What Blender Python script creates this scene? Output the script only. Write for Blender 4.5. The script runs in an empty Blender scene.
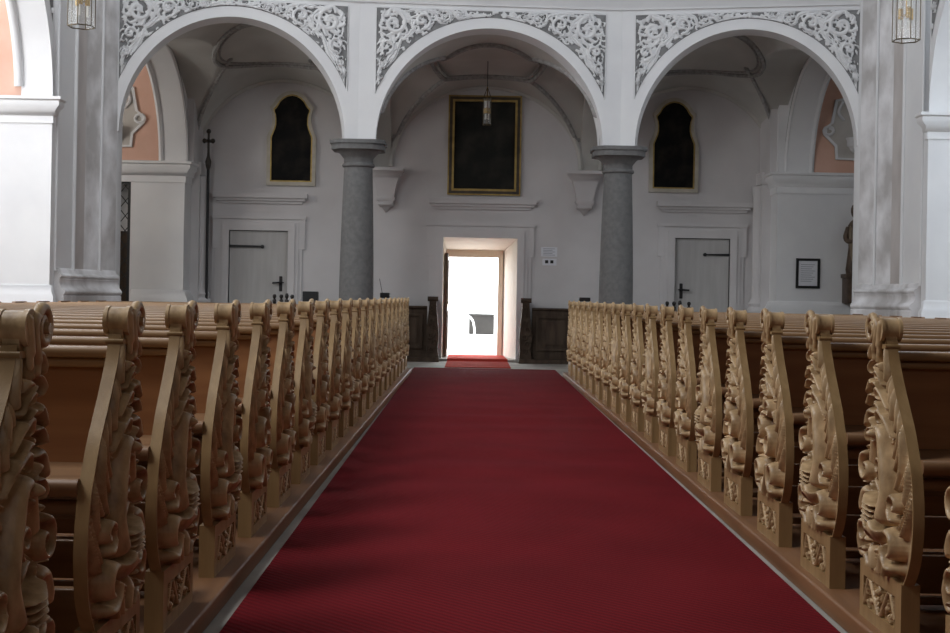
import bpy, bmesh, math, random
import numpy as np
from mathutils import Vector, Matrix
random.seed(4)
PI = math.pi
S = bpy.context.scene
COL = S.collection
R = math.radians

# ------------------------------------------------------------------ camera
FPX = 1313.0
cam_d = bpy.data.cameras.new('camera')
cam = bpy.data.objects.new('camera', cam_d)
COL.objects.link(cam)
cam_d.sensor_width = 36.0
cam_d.lens = FPX / 950.0 * 36.0
cam_d.shift_x = 2.0 / 950.0
cam_d.shift_y = -20.1 / 950.0
cam_d.clip_end = 300
cam.matrix_world = Matrix.Translation((0, 0, 1.24)) @ Matrix.Rotation(R(90), 4, 'X') @ Matrix.Rotation(0.018, 4, 'Z')
S.camera = cam

# ------------------------------------------------------------------ light
S.view_settings.view_transform = 'Standard'
S.view_settings.look = 'None'
S.view_settings.gamma = 1.0
S.view_settings.use_curve_mapping = False
S.view_settings.exposure = 0.0

world = bpy.data.worlds.new('sky')
S.world = world
world.use_nodes = True
wn = world.node_tree.nodes
wn['Background'].inputs[0].default_value = (0.93, 0.97, 1.0, 1)
wn['Background'].inputs[1].default_value = 8.0


def area(name, loc, target, w, h, power, color):
    d = bpy.data.lights.new(name, 'AREA')
    d.shape = 'RECTANGLE'
    d.size = w
    d.size_y = h
    d.energy = power
    d.color = color
    o = bpy.data.objects.new(name, d)
    COL.objects.link(o)
    o.location = loc
    o.rotation_euler = (Vector(target) - Vector(loc)).to_track_quat('-Z', 'Y').to_euler()
    return o


DAY = (0.84, 0.92, 1.0)
# assumed daylight high above the side arches; area lights, no nave windows built
for yy in (6.0, 11.0, 16.0):
    area('assumed_nave_light_left', (-5.75, yy, 7.6), (2.5, yy + 1.5, 0.5), 2.2, 4.4, 280, (0.90, 0.95, 1.0))
    area('assumed_nave_light_right', (6.15, yy, 7.6), (-2.0, yy + 1.5, 0.5), 2.2, 4.4, {6.0: 25, 11.0: 45, 16.0: 130}[yy], (0.78, 0.88, 1.0))
area('added_choir_light_left', (-5.6, 3.6, 6.6), (1.4, 6.5, 0.4), 2.6, 4.0, 520, (0.97, 0.98, 1.0))  # area light added to brighten the nearer pews; the wall has no window
area('added_choir_light', (0.2, -8.0, 7.5), (0.2, 5.0, 0.4), 4.0, 4.0, 90, (0.97, 0.98, 1.0))  # soft area light added behind the camera, in front of a closed wall
# assumed daylight in the side chapels; area lights before closed outer walls
area('assumed_chapel_light_left', (-9.4, 15.2, 3.8), (-4.5, 18.6, 2.4), 2.2, 3.4, 220, (0.97, 0.98, 1.0))
area('assumed_chapel_light_right', (9.8, 15.2, 3.8), (6.0, 19.0, 2.6), 2.2, 3.4, 120, DAY)
# assumed side light in the passage beside the gallery; area lights without windows
area('assumed_aisle_light_left', (-9.3, 20.6, 4.4), (-6.0, 24.2, 3.8), 1.4, 2.2, 70, (1.0, 0.97, 0.92))
area('assumed_aisle_light_right', (9.7, 20.6, 4.4), (6.2, 24.2, 3.0), 1.4, 2.2, 6, DAY)

# ------------------------------------------------------------------ materials


def mat(name, c, rough=0.6, c2=None, scale=4.0, stretch=(1, 1, 1), bump=0.0, bscale=40.0, metal=0.0, spec=None, detail=5.0, lo=0.35, hi=0.65):
    m = bpy.data.materials.new(name)
    m.use_nodes = True
    nt = m.node_tree
    b = nt.nodes['Principled BSDF']
    b.inputs['Base Color'].default_value = (*c, 1)
    b.inputs['Roughness'].default_value = rough
    b.inputs['Metallic'].default_value = metal
    if spec is not None:
        b.inputs['Specular IOR Level'].default_value = spec
    tc = nt.nodes.new('ShaderNodeTexCoord')
    mp = nt.nodes.new('ShaderNodeMapping')
    mp.inputs['Scale'].default_value = stretch
    nt.links.new(tc.outputs['Object'], mp.inputs['Vector'])
    if c2:
        n = nt.nodes.new('ShaderNodeTexNoise')
        n.inputs['Scale'].default_value = scale
        n.inputs['Detail'].default_value = detail
        nt.links.new(mp.outputs[0], n.inputs['Vector'])
        r = nt.nodes.new('ShaderNodeValToRGB')
        r.color_ramp.elements[0].position = lo
        r.color_ramp.elements[1].position = hi
        r.color_ramp.elements[0].color = (*c, 1)
        r.color_ramp.elements[1].color = (*c2, 1)
        nt.links.new(n.outputs['Fac'], r.inputs['Fac'])
        nt.links.new(r.outputs['Color'], b.inputs['Base Color'])
    if bump:
        n2 = nt.nodes.new('ShaderNodeTexNoise')
        n2.inputs['Scale'].default_value = bscale
        n2.inputs['Detail'].default_value = 4
        nt.links.new(mp.outputs[0], n2.inputs['Vector'])
        bp = nt.nodes.new('ShaderNodeBump')
        bp.inputs['Strength'].default_value = bump
        bp.inputs['Distance'].default_value = 0.01
        nt.links.new(n2.outputs['Fac'], bp.inputs['Height'])
        nt.links.new(bp.outputs[0], b.inputs['Normal'])
    return m


def emis(name, c, s):
    m = bpy.data.materials.new(name)
    m.use_nodes = True
    b = m.node_tree.nodes['Principled BSDF']
    b.inputs['Base Color'].default_value = (*c, 1)
    b.inputs['Emission Color'].default_value = (*c, 1)
    b.inputs['Emission Strength'].default_value = s
    return m


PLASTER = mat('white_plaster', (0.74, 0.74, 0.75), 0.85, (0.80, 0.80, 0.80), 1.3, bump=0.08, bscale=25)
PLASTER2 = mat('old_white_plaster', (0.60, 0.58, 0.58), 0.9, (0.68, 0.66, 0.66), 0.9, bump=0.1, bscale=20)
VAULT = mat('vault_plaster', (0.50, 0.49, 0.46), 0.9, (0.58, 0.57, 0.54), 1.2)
RIB = mat('grey_stucco_rib', (0.26, 0.25, 0.24), 0.85, (0.40, 0.39, 0.38), 16.0)
PINK = mat('salmon_plaster', (0.66, 0.40, 0.30), 0.85, (0.72, 0.46, 0.36), 2.0)
BEIGE = mat('beige_plaster', (0.50, 0.47, 0.43), 0.85, (0.56, 0.53, 0.49), 3.0)
STUCGREY = mat('shaded_grey_stucco_ground', (0.17, 0.17, 0.17), 0.9, (0.26, 0.26, 0.26), 7.0)  # grey ground, darkened further to carry the shade of the deep hollows
STUCCO = mat('white_stucco_scrollwork', (0.70, 0.70, 0.71), 0.8, (0.78, 0.78, 0.78), 5.0)
MARBLE = mat('grey_marbled_stone', (0.50, 0.48, 0.47), 0.55, (0.88, 0.87, 0.88), 2.2, stretch=(1, 1, 0.6), detail=9, lo=0.38, hi=0.62)
MARBLE2 = mat('taupe_marbled_stone', (0.46, 0.42, 0.40), 0.55, (0.62, 0.58, 0.56), 1.8, stretch=(1, 1, 0.5), detail=8)
GRANITE = mat('grey_column_stone', (0.135, 0.133, 0.13), 0.8, (0.17, 0.168, 0.165), 14.0, detail=8, bump=0.15, bscale=60)
FLOORST = mat('pale_stone_floor', (0.30, 0.28, 0.25), 0.7, (0.42, 0.40, 0.36), 2.0, bump=0.1)
OAK = mat('carved_light_oak', (0.30, 0.190, 0.090), 0.40, (0.62, 0.440, 0.245), 11.0, stretch=(1.5, 1.5, 0.7), bump=0.12, bscale=60)
OAKEDGE = mat('smooth_light_oak', (0.29, 0.180, 0.078), 0.40, (0.39, 0.255, 0.118), 3.0, stretch=(6, 6, 0.6), bump=0.08, bscale=40)
PANEL = mat('brown_backrest_wood', (0.27, 0.112, 0.040), 0.5, (0.36, 0.16, 0.06), 2.0, stretch=(0.6, 5, 7))
RAILW = mat('polished_rail_wood', (0.27, 0.155, 0.075), 0.38, (0.36, 0.22, 0.11), 3.0, stretch=(0.5, 6, 6))
SEATW = mat('brown_seat_wood', (0.19, 0.10, 0.048), 0.42, (0.27, 0.15, 0.075), 3.0, stretch=(0.5, 6, 6))
DARKW = mat('dark_stained_wood', (0.050, 0.034, 0.024), 0.75, (0.085, 0.060, 0.042), 3.0, stretch=(3, 3, 0.8), spec=0.2)
PLATW = mat('red_brown_floorboards', (0.17, 0.075, 0.030), 0.5, (0.25, 0.12, 0.052), 2.0, stretch=(6, 0.6, 6))
IRON = mat('black_iron', (0.012, 0.012, 0.013), 0.5)
GOLD = mat('gilded_frame', (0.30, 0.20, 0.055), 0.4, (0.42, 0.30, 0.10), 8.0, metal=0.5)
PALEGOLD = mat('pale_painted_frame', (0.44, 0.41, 0.34), 0.5, (0.54, 0.50, 0.43), 6.0)
CANVAS = mat('dark_old_oil_paint', (0.006, 0.006, 0.006), 0.6, (0.035, 0.028, 0.022), 3.0, detail=6, lo=0.45, hi=0.8, spec=0.12)
CANVAS2 = mat('dark_green_old_oil_paint', (0.014, 0.015, 0.013), 0.6, (0.05, 0.045, 0.036), 2.2, detail=6, lo=0.45, hi=0.8, spec=0.15)
DOORW = mat('grey_painted_door', (0.44, 0.43, 0.42), 0.6, (0.50, 0.49, 0.48), 2.0, stretch=(5, 5, 0.5))
PAPER = mat('white_paper', (0.75, 0.76, 0.80), 0.7)
INK = mat('grey_ink', (0.25, 0.26, 0.30), 0.7)
BRASS = mat('old_brass', (0.42, 0.27, 0.08), 0.35, metal=0.85)
CANDLE = mat('white_wax', (0.80, 0.78, 0.72), 0.5)
FIGURE = mat('dark_carved_figure_wood', (0.06, 0.035, 0.022), 0.5, (0.11, 0.07, 0.045), 6.0)
BEIGEFIG = mat('tan_carved_wood', (0.20, 0.15, 0.10), 0.5)
PAVING = mat('pale_paving', (0.72, 0.70, 0.66), 0.8, (0.80, 0.78, 0.74), 1.0)
GREYBOX = mat('grey_stone_block', (0.016, 0.014, 0.013), 0.9, (0.022, 0.020, 0.018), 3.0)
CREAM = mat('cream_reveal_plaster', (0.72, 0.66, 0.58), 0.8, (0.78, 0.72, 0.64), 1.5)


def carpet_mat(name, c, c2):
    m = mat(name, c, 0.95, c2, 1.2, spec=0.1, lo=0.3, hi=0.7)
    nt = m.node_tree
    b = nt.nodes['Principled BSDF']
    tc = nt.nodes.new('ShaderNodeTexCoord')
    w = nt.nodes.new('ShaderNodeTexWave')
    w.wave_type = 'BANDS'
    w.bands_direction = 'DIAGONAL'
    w.inputs['Scale'].default_value = 13
    w.inputs['Distortion'].default_value = 0.6
    w.inputs['Detail'].default_value = 1
    nt.links.new(tc.outputs['Object'], w.inputs['Vector'])
    n = nt.nodes.new('ShaderNodeTexNoise')
    n.inputs['Scale'].default_value = 180
    nt.links.new(tc.outputs['Object'], n.inputs['Vector'])
    mx = nt.nodes.new('ShaderNodeMath')
    mx.operation = 'ADD'
    nt.links.new(w.outputs['Fac'], mx.inputs[0])
    nt.links.new(n.outputs['Fac'], mx.inputs[1])
    # the weave shows darker and lighter threads
    src = b.inputs['Base Color'].links[0].from_socket
    mr = nt.nodes.new('ShaderNodeMapRange')
    mr.inputs['From Max'].default_value = 2.0
    mr.inputs['To Min'].default_value = 0.62
    mr.inputs['To Max'].default_value = 1.42
    nt.links.new(mx.outputs[0], mr.inputs['Value'])
    vm = nt.nodes.new('ShaderNodeVectorMath')
    vm.operation = 'SCALE'
    nt.links.new(src, vm.inputs[0])
    nt.links.new(mr.outputs[0], vm.inputs['Scale'])
    nt.links.new(vm.outputs[0], b.inputs['Base Color'])
    bp = nt.nodes.new('ShaderNodeBump')
    bp.inputs['Strength'].default_value = 0.6
    bp.inputs['Distance'].default_value = 0.006
    nt.links.new(mx.outputs[0], bp.inputs['Height'])
    nt.links.new(bp.outputs[0], b.inputs['Normal'])
    return m


CARPET = carpet_mat('dark_red_woven_carpet', (0.125, 0.0065, 0.0105), (0.165, 0.0092, 0.0142))
MATRED = carpet_mat('door_lit_red_carpet', (0.40, 0.035, 0.022), (0.46, 0.045, 0.028))  # carpet red raised so the colour includes the light from the doorway

DARKBRASS = mat('dark_brass', (0.10, 0.075, 0.04), 0.4, metal=0.6)
GLASS = bpy.data.materials.new('clear_lantern_glass')
GLASS.use_nodes = True
_nt = GLASS.node_tree
_b = _nt.nodes['Principled BSDF']
_b.inputs['Roughness'].default_value = 0.08
_b.inputs['Base Color'].default_value = (0.9, 0.92, 0.9, 1)
_b.inputs['Alpha'].default_value = 0.16

# ------------------------------------------------------------------ helpers


def wloc(o):
    v = Vector((0, 0, 0))
    while o:
        v += o.location
        o = o.parent
    return v


class MB:
    """collects shapes in world coordinates, then links them as ONE mesh object"""

    def __init__(self):
        self.v = []
        self.f = []
        self.sm = []
        self.mi = []
        self.cur = 0

    def add(self, vs, fs, smooth=False):
        n = len(self.v)
        self.v.extend([tuple(p) for p in vs])
        for f in fs:
            self.f.append(tuple(i + n for i in f))
            self.sm.append(smooth)
            self.mi.append(self.cur)

    def quad(self, a, b, c, d):
        self.add([a, b, c, d], [(0, 1, 2, 3)])

    def box(self, x0, x1, y0, y1, z0, z1):
        v = [(x, y, z) for z in (z0, z1) for y in (y0, y1) for x in (x0, x1)]
        self.add(v, [(0, 2, 3, 1), (4, 5, 7, 6), (0, 1, 5, 4), (2, 6, 7, 3), (0, 4, 6, 2), (1, 3, 7, 5)])

    def rbox(self, x0, x1, y0, y1, z0, z1, r=0.01, axis='X', seg=3):
        """box with its four edges along one axis rounded"""
        if axis == 'X':
            a0, a1, b0, b1 = y0, y1, z0, z1
        elif axis == 'Y':
            a0, a1, b0, b1 = x0, x1, z0, z1
        else:
            a0, a1, b0, b1 = x0, x1, y0, y1
        r = min(r, (a1 - a0) / 2.01, (b1 - b0) / 2.01)
        poly = []
        for cx, cy, s in ((a1 - r, b1 - r, 0), (a0 + r, b1 - r, 1), (a0 + r, b0 + r, 2), (a1 - r, b0 + r, 3)):
            for k in range(seg + 1):
                t = (s + k / seg) * PI / 2
                poly.append((cx + r * math.cos(t), cy + r * math.sin(t)))
        lo, hi = {'X': (x0, x1), 'Y': (y0, y1), 'Z': (z0, z1)}[axis]
        self.prism(poly, axis, lo, hi)

    def prism(self, poly, axis, lo, hi, smooth=False):
        def P(p, d):
            if axis == 'X':
                return (d, p[0], p[1])
            if axis == 'Y':
                return (p[0], d, p[1])
            return (p[0], p[1], d)
        n = len(poly)
        vs = [P(p, lo) for p in poly] + [P(p, hi) for p in poly]
        fs = [tuple(range(n)), tuple(range(2 * n - 1, n - 1, -1))]
        self.add(vs, fs)
        vs2 = vs
        self.add(vs2, [(i, (i + 1) % n, n + (i + 1) % n, n + i) for i in range(n)], smooth)

    def ring(self, outer, inner, axis, lo, hi):
        """frame between two outlines with the same number of points"""
        def P(p, d):
            return (p[0], d, p[1]) if axis == 'Y' else ((d, p[0], p[1]) if axis == 'X' else (p[0], p[1], d))
        n = len(outer)
        vs = [P(p, lo) for p in outer] + [P(p, lo) for p in inner] + [P(p, hi) for p in outer] + [P(p, hi) for p in inner]
        fs = []
        for i in range(n):
            j = (i + 1) % n
            fs += [(i, j, n + j, n + i), (2 * n + i, 3 * n + i, 3 * n + j, 2 * n + j), (i, 2 * n + i, 2 * n + j, j), (n + i, n + j, 3 * n + j, 3 * n + i)]
        self.add(vs, fs)

    def tube(self, pts, rad, seg=8, cap=True, squash=None):
        pts = [Vector(p) for p in pts]
        n = len(pts)
        if not hasattr(rad, '__len__'):
            rad = [rad] * n
        vs = []
        up = Vector((0, 0, 1))
        prev = None
        for i, p in enumerate(pts):
            t = (pts[min(i + 1, n - 1)] - pts[max(i - 1, 0)])
            if t.length < 1e-9:
                t = Vector((0, 0, 1))
            t.normalize()
            if prev is None:
                a = t.cross(up if abs(t.z) < 0.9 else Vector((1, 0, 0)))
            else:
                a = prev - t * prev.dot(t)
                if a.length < 1e-6:
                    a = t.cross(up)
            a.normalize()
            prev = a
            b = t.cross(a)
            for k in range(seg):
                th = 2 * PI * k / seg
                vs.append(p + (a * math.cos(th) + b * math.sin(th)) * rad[i])
        fs = []
        for i in range(n - 1):
            for k in range(seg):
                k2 = (k + 1) % seg
                fs.append((i * seg + k, i * seg + k2, (i + 1) * seg + k2, (i + 1) * seg + k))
        self.add(vs, fs, True)
        if cap:
            self.add(vs[:seg], [tuple(range(seg - 1, -1, -1))])
            self.add(vs[-seg:], [tuple(range(seg))])

    def lathe(self, prof, c, seg=24, smooth=True, phase=0.0):
        vs = []
        for r, z in prof:
            for k in range(seg):
                t = 2 * PI * k / seg + phase
                vs.append((c[0] + r * math.cos(t), c[1] + r * math.sin(t), c[2] + z))
        fs = []
        n = len(prof)
        for i in range(n - 1):
            for k in range(seg):
                k2 = (k + 1) % seg
                fs.append((i * seg + k, i * seg + k2, (i + 1) * seg + k2, (i + 1) * seg + k))
        self.add(vs, fs, smooth)
        self.add(vs[:seg], [tuple(range(seg - 1, -1, -1))])
        self.add(vs[-seg:], [tuple(range(seg))])

    def sweep(self, line, prof, closed_prof=True, caps=True):
        """moulding: profile of (out, z) pairs swept along a plan polyline; out is to the right of travel"""
        n = len(line)
        nor = []
        for i in range(n):
            ds = []
            if i > 0:
                ds.append(Vector((line[i][0] - line[i - 1][0], line[i][1] - line[i - 1][1])).normalized())
            if i < n - 1:
                ds.append(Vector((line[i + 1][0] - line[i][0], line[i + 1][1] - line[i][1])).normalized())
            ns = [Vector((d.y, -d.x)) for d in ds]
            if len(ns) == 2:
                m = (ns[0] + ns[1])
                if m.length < 1e-6:
                    m = ns[0]
                m.normalize()
                m = m / max(0.35, m.dot(ns[0]))
            else:
                m = ns[0]
            nor.append(m)
        k = len(prof)
        vs = []
        for i in range(n):
            for o, z in prof:
                vs.append((line[i][0] + nor[i].x * o, line[i][1] + nor[i].y * o, z))
        fs = []
        for i in range(n - 1):
            for j in range(k if closed_prof else k - 1):
                j2 = (j + 1) % k
                fs.append((i * k + j, (i + 1) * k + j, (i + 1) * k + j2, i * k + j2))
        if caps and closed_prof:
            fs.append(tuple(range(k)))
            fs.append(tuple((n - 1) * k + j for j in range(k - 1, -1, -1)))
        self.add(vs, fs)

    def build(self, name, m, parent=None, kind=None, origin=None):
        V = np.array(self.v, dtype=float)
        lo, hi = V.min(0), V.max(0)
        o0 = Vector(((lo[0] + hi[0]) / 2, (lo[1] + hi[1]) / 2, lo[2])) if origin is None else Vector(origin)
        V = V - np.array(o0)
        me = bpy.data.meshes.new(name)
        me.from_pydata([tuple(p) for p in V], [], self.f)
        me.polygons.foreach_set('use_smooth', self.sm)
        for mm in (m if isinstance(m, (list, tuple)) else [m]):
            me.materials.append(mm)
        me.polygons.foreach_set('material_index', self.mi)
        bm = bmesh.new()
        bm.from_mesh(me)
        bmesh.ops.remove_doubles(bm, verts=bm.verts, dist=1e-5)
        bmesh.ops.recalc_face_normals(bm, faces=bm.faces)
        bm.to_mesh(me)
        bm.free()
        me.set_sharp_from_angle(angle=R(52))
        o = bpy.data.objects.new(name, me)
        COL.objects.link(o)
        if parent:
            o.parent = parent
            o.location = o0 - wloc(parent)
        else:
            o.location = o0
        if kind:
            o['kind'] = kind
        return o


def tag(o, label, cat, group=None):
    o['label'] = label
    o['category'] = cat
    if group:
        o['group'] = group
    return o


def empty(name, loc):
    o = bpy.data.objects.new(name, None)
    o.empty_display_size = 0.1
    COL.objects.link(o)
    o.location = loc
    return o


def copy_tree(o, parent=None):
    c = o.copy()
    COL.objects.link(c)
    c.parent = parent
    for ch in list(o.children):
        copy_tree(ch, c)
    return c


def lerp(tab, x):
    return np.interp(x, [p[0] for p in tab], [p[1] for p in tab])


def catmull(pts, n=6):
    P = [np.array(p, float) for p in pts]
    P = [2 * P[0] - P[1]] + P + [2 * P[-1] - P[-2]]
    out = []
    for i in range(1, len(P) - 2):
        for k in range(n):
            t = k / n
            out.append(0.5 * ((2 * P[i]) + (-P[i - 1] + P[i + 1]) * t + (2 * P[i - 1] - 5 * P[i] + 4 * P[i + 1] - P[i + 2]) * t * t + (-P[i - 1] + 3 * P[i] - 3 * P[i + 1] + P[i + 2]) * t ** 3))
    out.append(P[-2])
    return [tuple(p) for p in out]


# --- carved relief: strokes rasterised into a height field --------------------
def spiral(cx, cy, r0, r1, a0, turns, n=26):
    return [(cx + (r0 + (r1 - r0) * k / n) * math.cos(a0 + turns * 2 * PI * k / n), cy + (r0 + (r1 - r0) * k / n) * math.sin(a0 + turns * 2 * PI * k / n)) for k in range(n + 1)]


def raster(Q, H, strokes, moat=0.0):
    """height field of all strokes; with a moat each stroke cuts a clear groove round itself into those before it"""
    out = np.zeros_like(Q)
    for st in strokes:
        pts = st['p']
        n = len(pts)
        w = st['w']
        w = [float(np.interp(i / (n - 1), np.linspace(0, 1, len(w)), w)) for i in range(n)] if hasattr(w, '__len__') else [w] * n
        amp, ribs = st.get('a', 0.02), st.get('r', 0)
        m = st.get('m', moat)
        xs = [p[0] for p in pts]
        ys = [p[1] for p in pts]
        mw = max(w)
        e = mw + m
        msk = (Q > min(xs) - e) & (Q < max(xs) + e) & (H > min(ys) - e) & (H < max(ys) + e)
        if not msk.any():
            continue
        q, h = Q[msk], H[msk]
        best = np.zeros_like(q)
        near = np.zeros(q.shape, bool)
        for i in range(n - 1):
            ax, ay = pts[i]
            dx, dy = pts[i + 1][0] - ax, pts[i + 1][1] - ay
            L2 = dx * dx + dy * dy + 1e-12
            t = np.clip(((q - ax) * dx + (h - ay) * dy) / L2, 0, 1)
            ex, ey = q - ax - t * dx, h - ay - t * dy
            ww = w[i] + (w[i + 1] - w[i]) * t + 1e-6
            dd = np.sqrt(ex * ex + ey * ey)
            d = dd / ww
            if m:
                near |= dd < ww + m * np.minimum(1, ww / mw + .3)
            pr = np.sqrt(np.clip(1 - d * d, 0, 1))
            if ribs:
                sg = (ex * dy - ey * dx) / (math.sqrt(L2) * ww)
                pr = pr * (0.72 + 0.28 * np.cos(ribs * 2 * PI * sg))
            best = np.maximum(best, pr * amp * (0.55 + 0.45 * ww / mw))
        if m:
            cur = out[msk]
            cur[near] = best[near]
            out[msk] = cur
        else:
            out[msk] = np.maximum(out[msk], best)
    return out


def relief_mesh(mb, Q, H, Z, keep, place, back=-0.02):
    """Q,H grids; Z height; keep mask per vertex; place(q,h,n)->world. Closed shell."""
    nh, nq = Q.shape
    idx = -np.ones(Q.shape, int)
    cellkeep = keep[:-1, :-1] & keep[1:, :-1] & keep[:-1, 1:] & keep[1:, 1:]
    used = np.zeros(Q.shape, bool)
    used[:-1, :-1] |= cellkeep
    used[1:, :-1] |= cellkeep
    used[:-1, 1:] |= cellkeep
    used[1:, 1:] |= cellkeep
    ii = np.argwhere(used)
    for k, (a, b) in enumerate(ii):
        idx[a, b] = k
    n = len(ii)
    top = [place(Q[a, b], H[a, b], Z[a, b]) for a, b in ii]
    bot = [place(Q[a, b], H[a, b], back) for a, b in ii]
    fs = []
    sides = []
    for a, b in np.argwhere(cellkeep):
        q = (idx[a, b], idx[a, b + 1], idx[a + 1, b + 1], idx[a + 1, b])
        fs.append(tuple(int(i) for i in q))
        nb = ((a - 1, b, q[0], q[1]), (a, b + 1, q[1], q[2]), (a + 1, b, q[2], q[3]), (a, b - 1, q[3], q[0]))
        for na, nbb, u, v in nb:
            if not (0 <= na < nh - 1 and 0 <= nbb < nq - 1) or not cellkeep[na, nbb]:
                sides.append((int(u), int(v), int(v) + n, int(u) + n))
    mb.add(top + bot, fs + sides, True)


# ------------------------------------------------------------------ the setting
X0 = 0.20
ARC_Y = 20.95       # front face of the arcade at the columns
WY = 25.2           # rear wall
SP = 3.70           # spring height of the arcade

mb = MB()
mb.box(-10.5, 10.9, -8.5, 26.9, -0.3, 0.0)
mb.build('floor', FLOORST, kind='structure')

# ---- pew platforms
mb = MB()
mb.rbox(-5.95, -0.955, 1.6, 21.0, 0.0, 0.08, 0.012, 'Y')
mb.build('pew_platform', PLATW, kind='structure')
mb = MB()
mb.rbox(1.425, 6.3, 1.6, 20.5, 0.0, 0.08, 0.012, 'Y')
mb.build('pew_platform', PLATW, kind='structure')

# ---- rear wall with the open doorway
mb = MB()
t1 = 26.7
DL, DR, DT = -0.585, 0.835, 2.365
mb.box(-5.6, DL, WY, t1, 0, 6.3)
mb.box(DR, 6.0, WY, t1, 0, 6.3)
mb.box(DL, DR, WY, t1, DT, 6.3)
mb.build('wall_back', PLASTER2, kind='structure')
# splayed reveal
IL, IR, IT = -0.56, 0.60, 2.10
mb = MB()
mb.prism([(DR, WY + .01), (DR + .001, t1), (IR, t1)], 'Z', 0.0, DT)
mb.prism([(DL, WY + .01), (DL - .001, t1), (IL, t1)], 'Z', 0.0, DT)
mb.add([(DL, WY + .01, DT), (DR, WY + .01, DT), (IR, t1, IT + .06), (IL, t1, IT + .06), (DL, t1, DT + .001), (DR, t1, DT + .001)],
       [(0, 1, 2, 3), (3, 2, 5, 4), (1, 5, 2), (0, 3, 4), (0, 4, 5, 1)])
mb.build('doorway_reveal', CREAM, kind='structure')
mb = MB()
mb.box(-0.62, 0.86, WY - 0.28, 27.2, 0.0, 0.045)
mb.build('door_sill', FLOORST, kind='structure')

# ---- frontal walls beside the gallery bays (face the nave) and their salmon lunettes
LX, RX = -5.35, 5.58
YS = 24.2
for s, xa, xb, nm in ((-1, -10.4, LX, 'left'), (1, RX, 10.8, 'right')):
    xe = LX if s < 0 else RX
    mb = MB()
    if s < 0:
        mb.box(xa, -7.45, YS, WY + .6, 0, 3.5)
        mb.box(-6.34, xb, YS, WY + .6, 0, 3.5)
        mb.box(-7.45, -6.34, YS, WY + .6, 3.25, 3.5)
        mb.box(-7.45, -6.34, YS + 1.0, WY + .6, 0, 3.25)
    else:
        mb.box(xa, xb, YS, WY + .6, 0, 3.5)
    mb.build('wall_back', PLASTER, kind='structure')
    mb = MB()
    xm = X0 + s * 5.80
    mb.box(min(xm, xe), max(xm, xe), YS + .02, WY + .6, 3.5, 6.3)
    mb.build('wall_back', PLASTER, kind='structure')
    mb = MB()
    xq = xa if s < 0 else xb
    xq = xa if s < 0 else 10.8
    mb.box(min(xm, xq), max(xm, xq), YS + .01, WY + .6, 3.5, 6.3)
    mb.build('wall_back', PINK, kind='structure')
    mb = MB()
    prof = [(0, 3.24), (0.02, 3.24), (0.02, 3.36), (0.05, 3.38), (0.06, 3.44), (0.12, 3.50), (0.12, 3.56), (0.15, 3.58), (0.15, 3.62), (0, 3.64)]
    if s < 0:
        line = [(-10.3, YS), (xb, YS), (xb, WY)]
    else:
        line = [(xa, WY), (xa, YS), (10.7, YS)]
    mb.sweep(line, prof)
    mb.build('trim_1' if s < 0 else 'trim_2', PLASTER, kind='structure')
    mb = MB()
    prof = [(0, 0), (0.10, 0), (0.10, 1.10), (0.06, 1.16), (0.03, 1.24), (0, 1.26)]
    mb.sweep([(-6.3, YS), (xb, YS), (xb, WY)] if s < 0 else line, prof)
    mb.build('baseboard_' + nm, PLASTER, kind='structure')
    mb = MB()
    mb.box(min(xe, xe - s * .13), max(xe, xe - s * .13), 24.3, WY - .02, 3.60, 6.25)
    mb.build('corner_pilaster', PLASTER2, kind='structure')
    # corner pilaster against the rear wall
    xc = xe - s * 0.16
    mb = MB()
    mb.box(min(xe, xc), max(xe, xc), 24.75, WY, 0, 3.45)
    mb.box(min(xe, xc - s * .03), max(xe, xc - s * .03), 24.70, WY, 3.45, 3.68)
    mb.lathe([(0.16, 0), (0.16, 1.0), (0.19, 1.04), (0.19, 1.10), (0.14, 1.14), (0.17, 1.2), (0.13, 1.26), (0.11, 1.32), (0.105, 3.2), (0.13, 3.3), (0.13, 3.42)], (xc - s * .02, 24.95, 0), 16)
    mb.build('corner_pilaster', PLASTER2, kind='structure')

# ---- transverse arches between gallery and aisle (seen in depth)
for s in (-1, 1):
    xi, xo = X0 + s * 5.55, X0 + s * 5.97
    yc, rr, rz = 22.1, 2.1, 1.84
    mb = MB()
    N = 36
    for i in range(N):
        a0, a1 = PI * i / N, PI * (i + 1) / N
        p = [(yc + rr * math.cos(a), 3.62 + rz * math.sin(a)) for a in (a0, a1)]
        if min(p[0][0], p[1][0]) < 20.55:
            continue
        for x in (xi, xo):
            mb.quad((x, p[0][0], p[0][1]), (x, p[1][0], p[1][1]), (x, p[1][0], 6.3), (x, p[0][0], 6.3))
        mb.add([(xi, p[0][0], p[0][1]), (xo, p[0][0], p[0][1]), (xo, p[1][0], p[1][1]), (xi, p[1][0], p[1][1])], [(0, 1, 2, 3)], True)
    x_lo, x_hi = min(xi, xo), max(xi, xo)
    mb.box(x_lo, x_hi, yc + rr, YS + .03, 3.62, 6.3)
    mb.build('trim_3' if s < 0 else 'trim_4', PLASTER, kind='structure')
    # stepped mouldings along the arch edges
    for k, (xx, dr, w) in enumerate(((xi - s * .02, 0.03, .035), (xi - s * .02, 0.12, .02), (xo + s * .02, -0.0, .05))):
        mb = MB()
        mb.tube([(xx, yc + (rr + dr) * math.cos(PI * i / 40), 3.62 + (rz + dr) * math.sin(PI * i / 40)) for i in range(0, 30)], w, 6)
        mb.build('trim_%d' % (5 + k + (3 if s > 0 else 0)), PLASTER if k != 1 else RIB, kind='structure')

mb = MB()
mb.box(-10.5, -5.4, 20.85, 27, 6.3, 6.5)
mb.box(5.8, 10.9, 20.85, 27, 6.3, 6.5)
mb.box(-5.4, 5.8, 21.5, 27, 6.3, 6.5)
mb.build('ceiling', VAULT, kind='structure')
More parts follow.
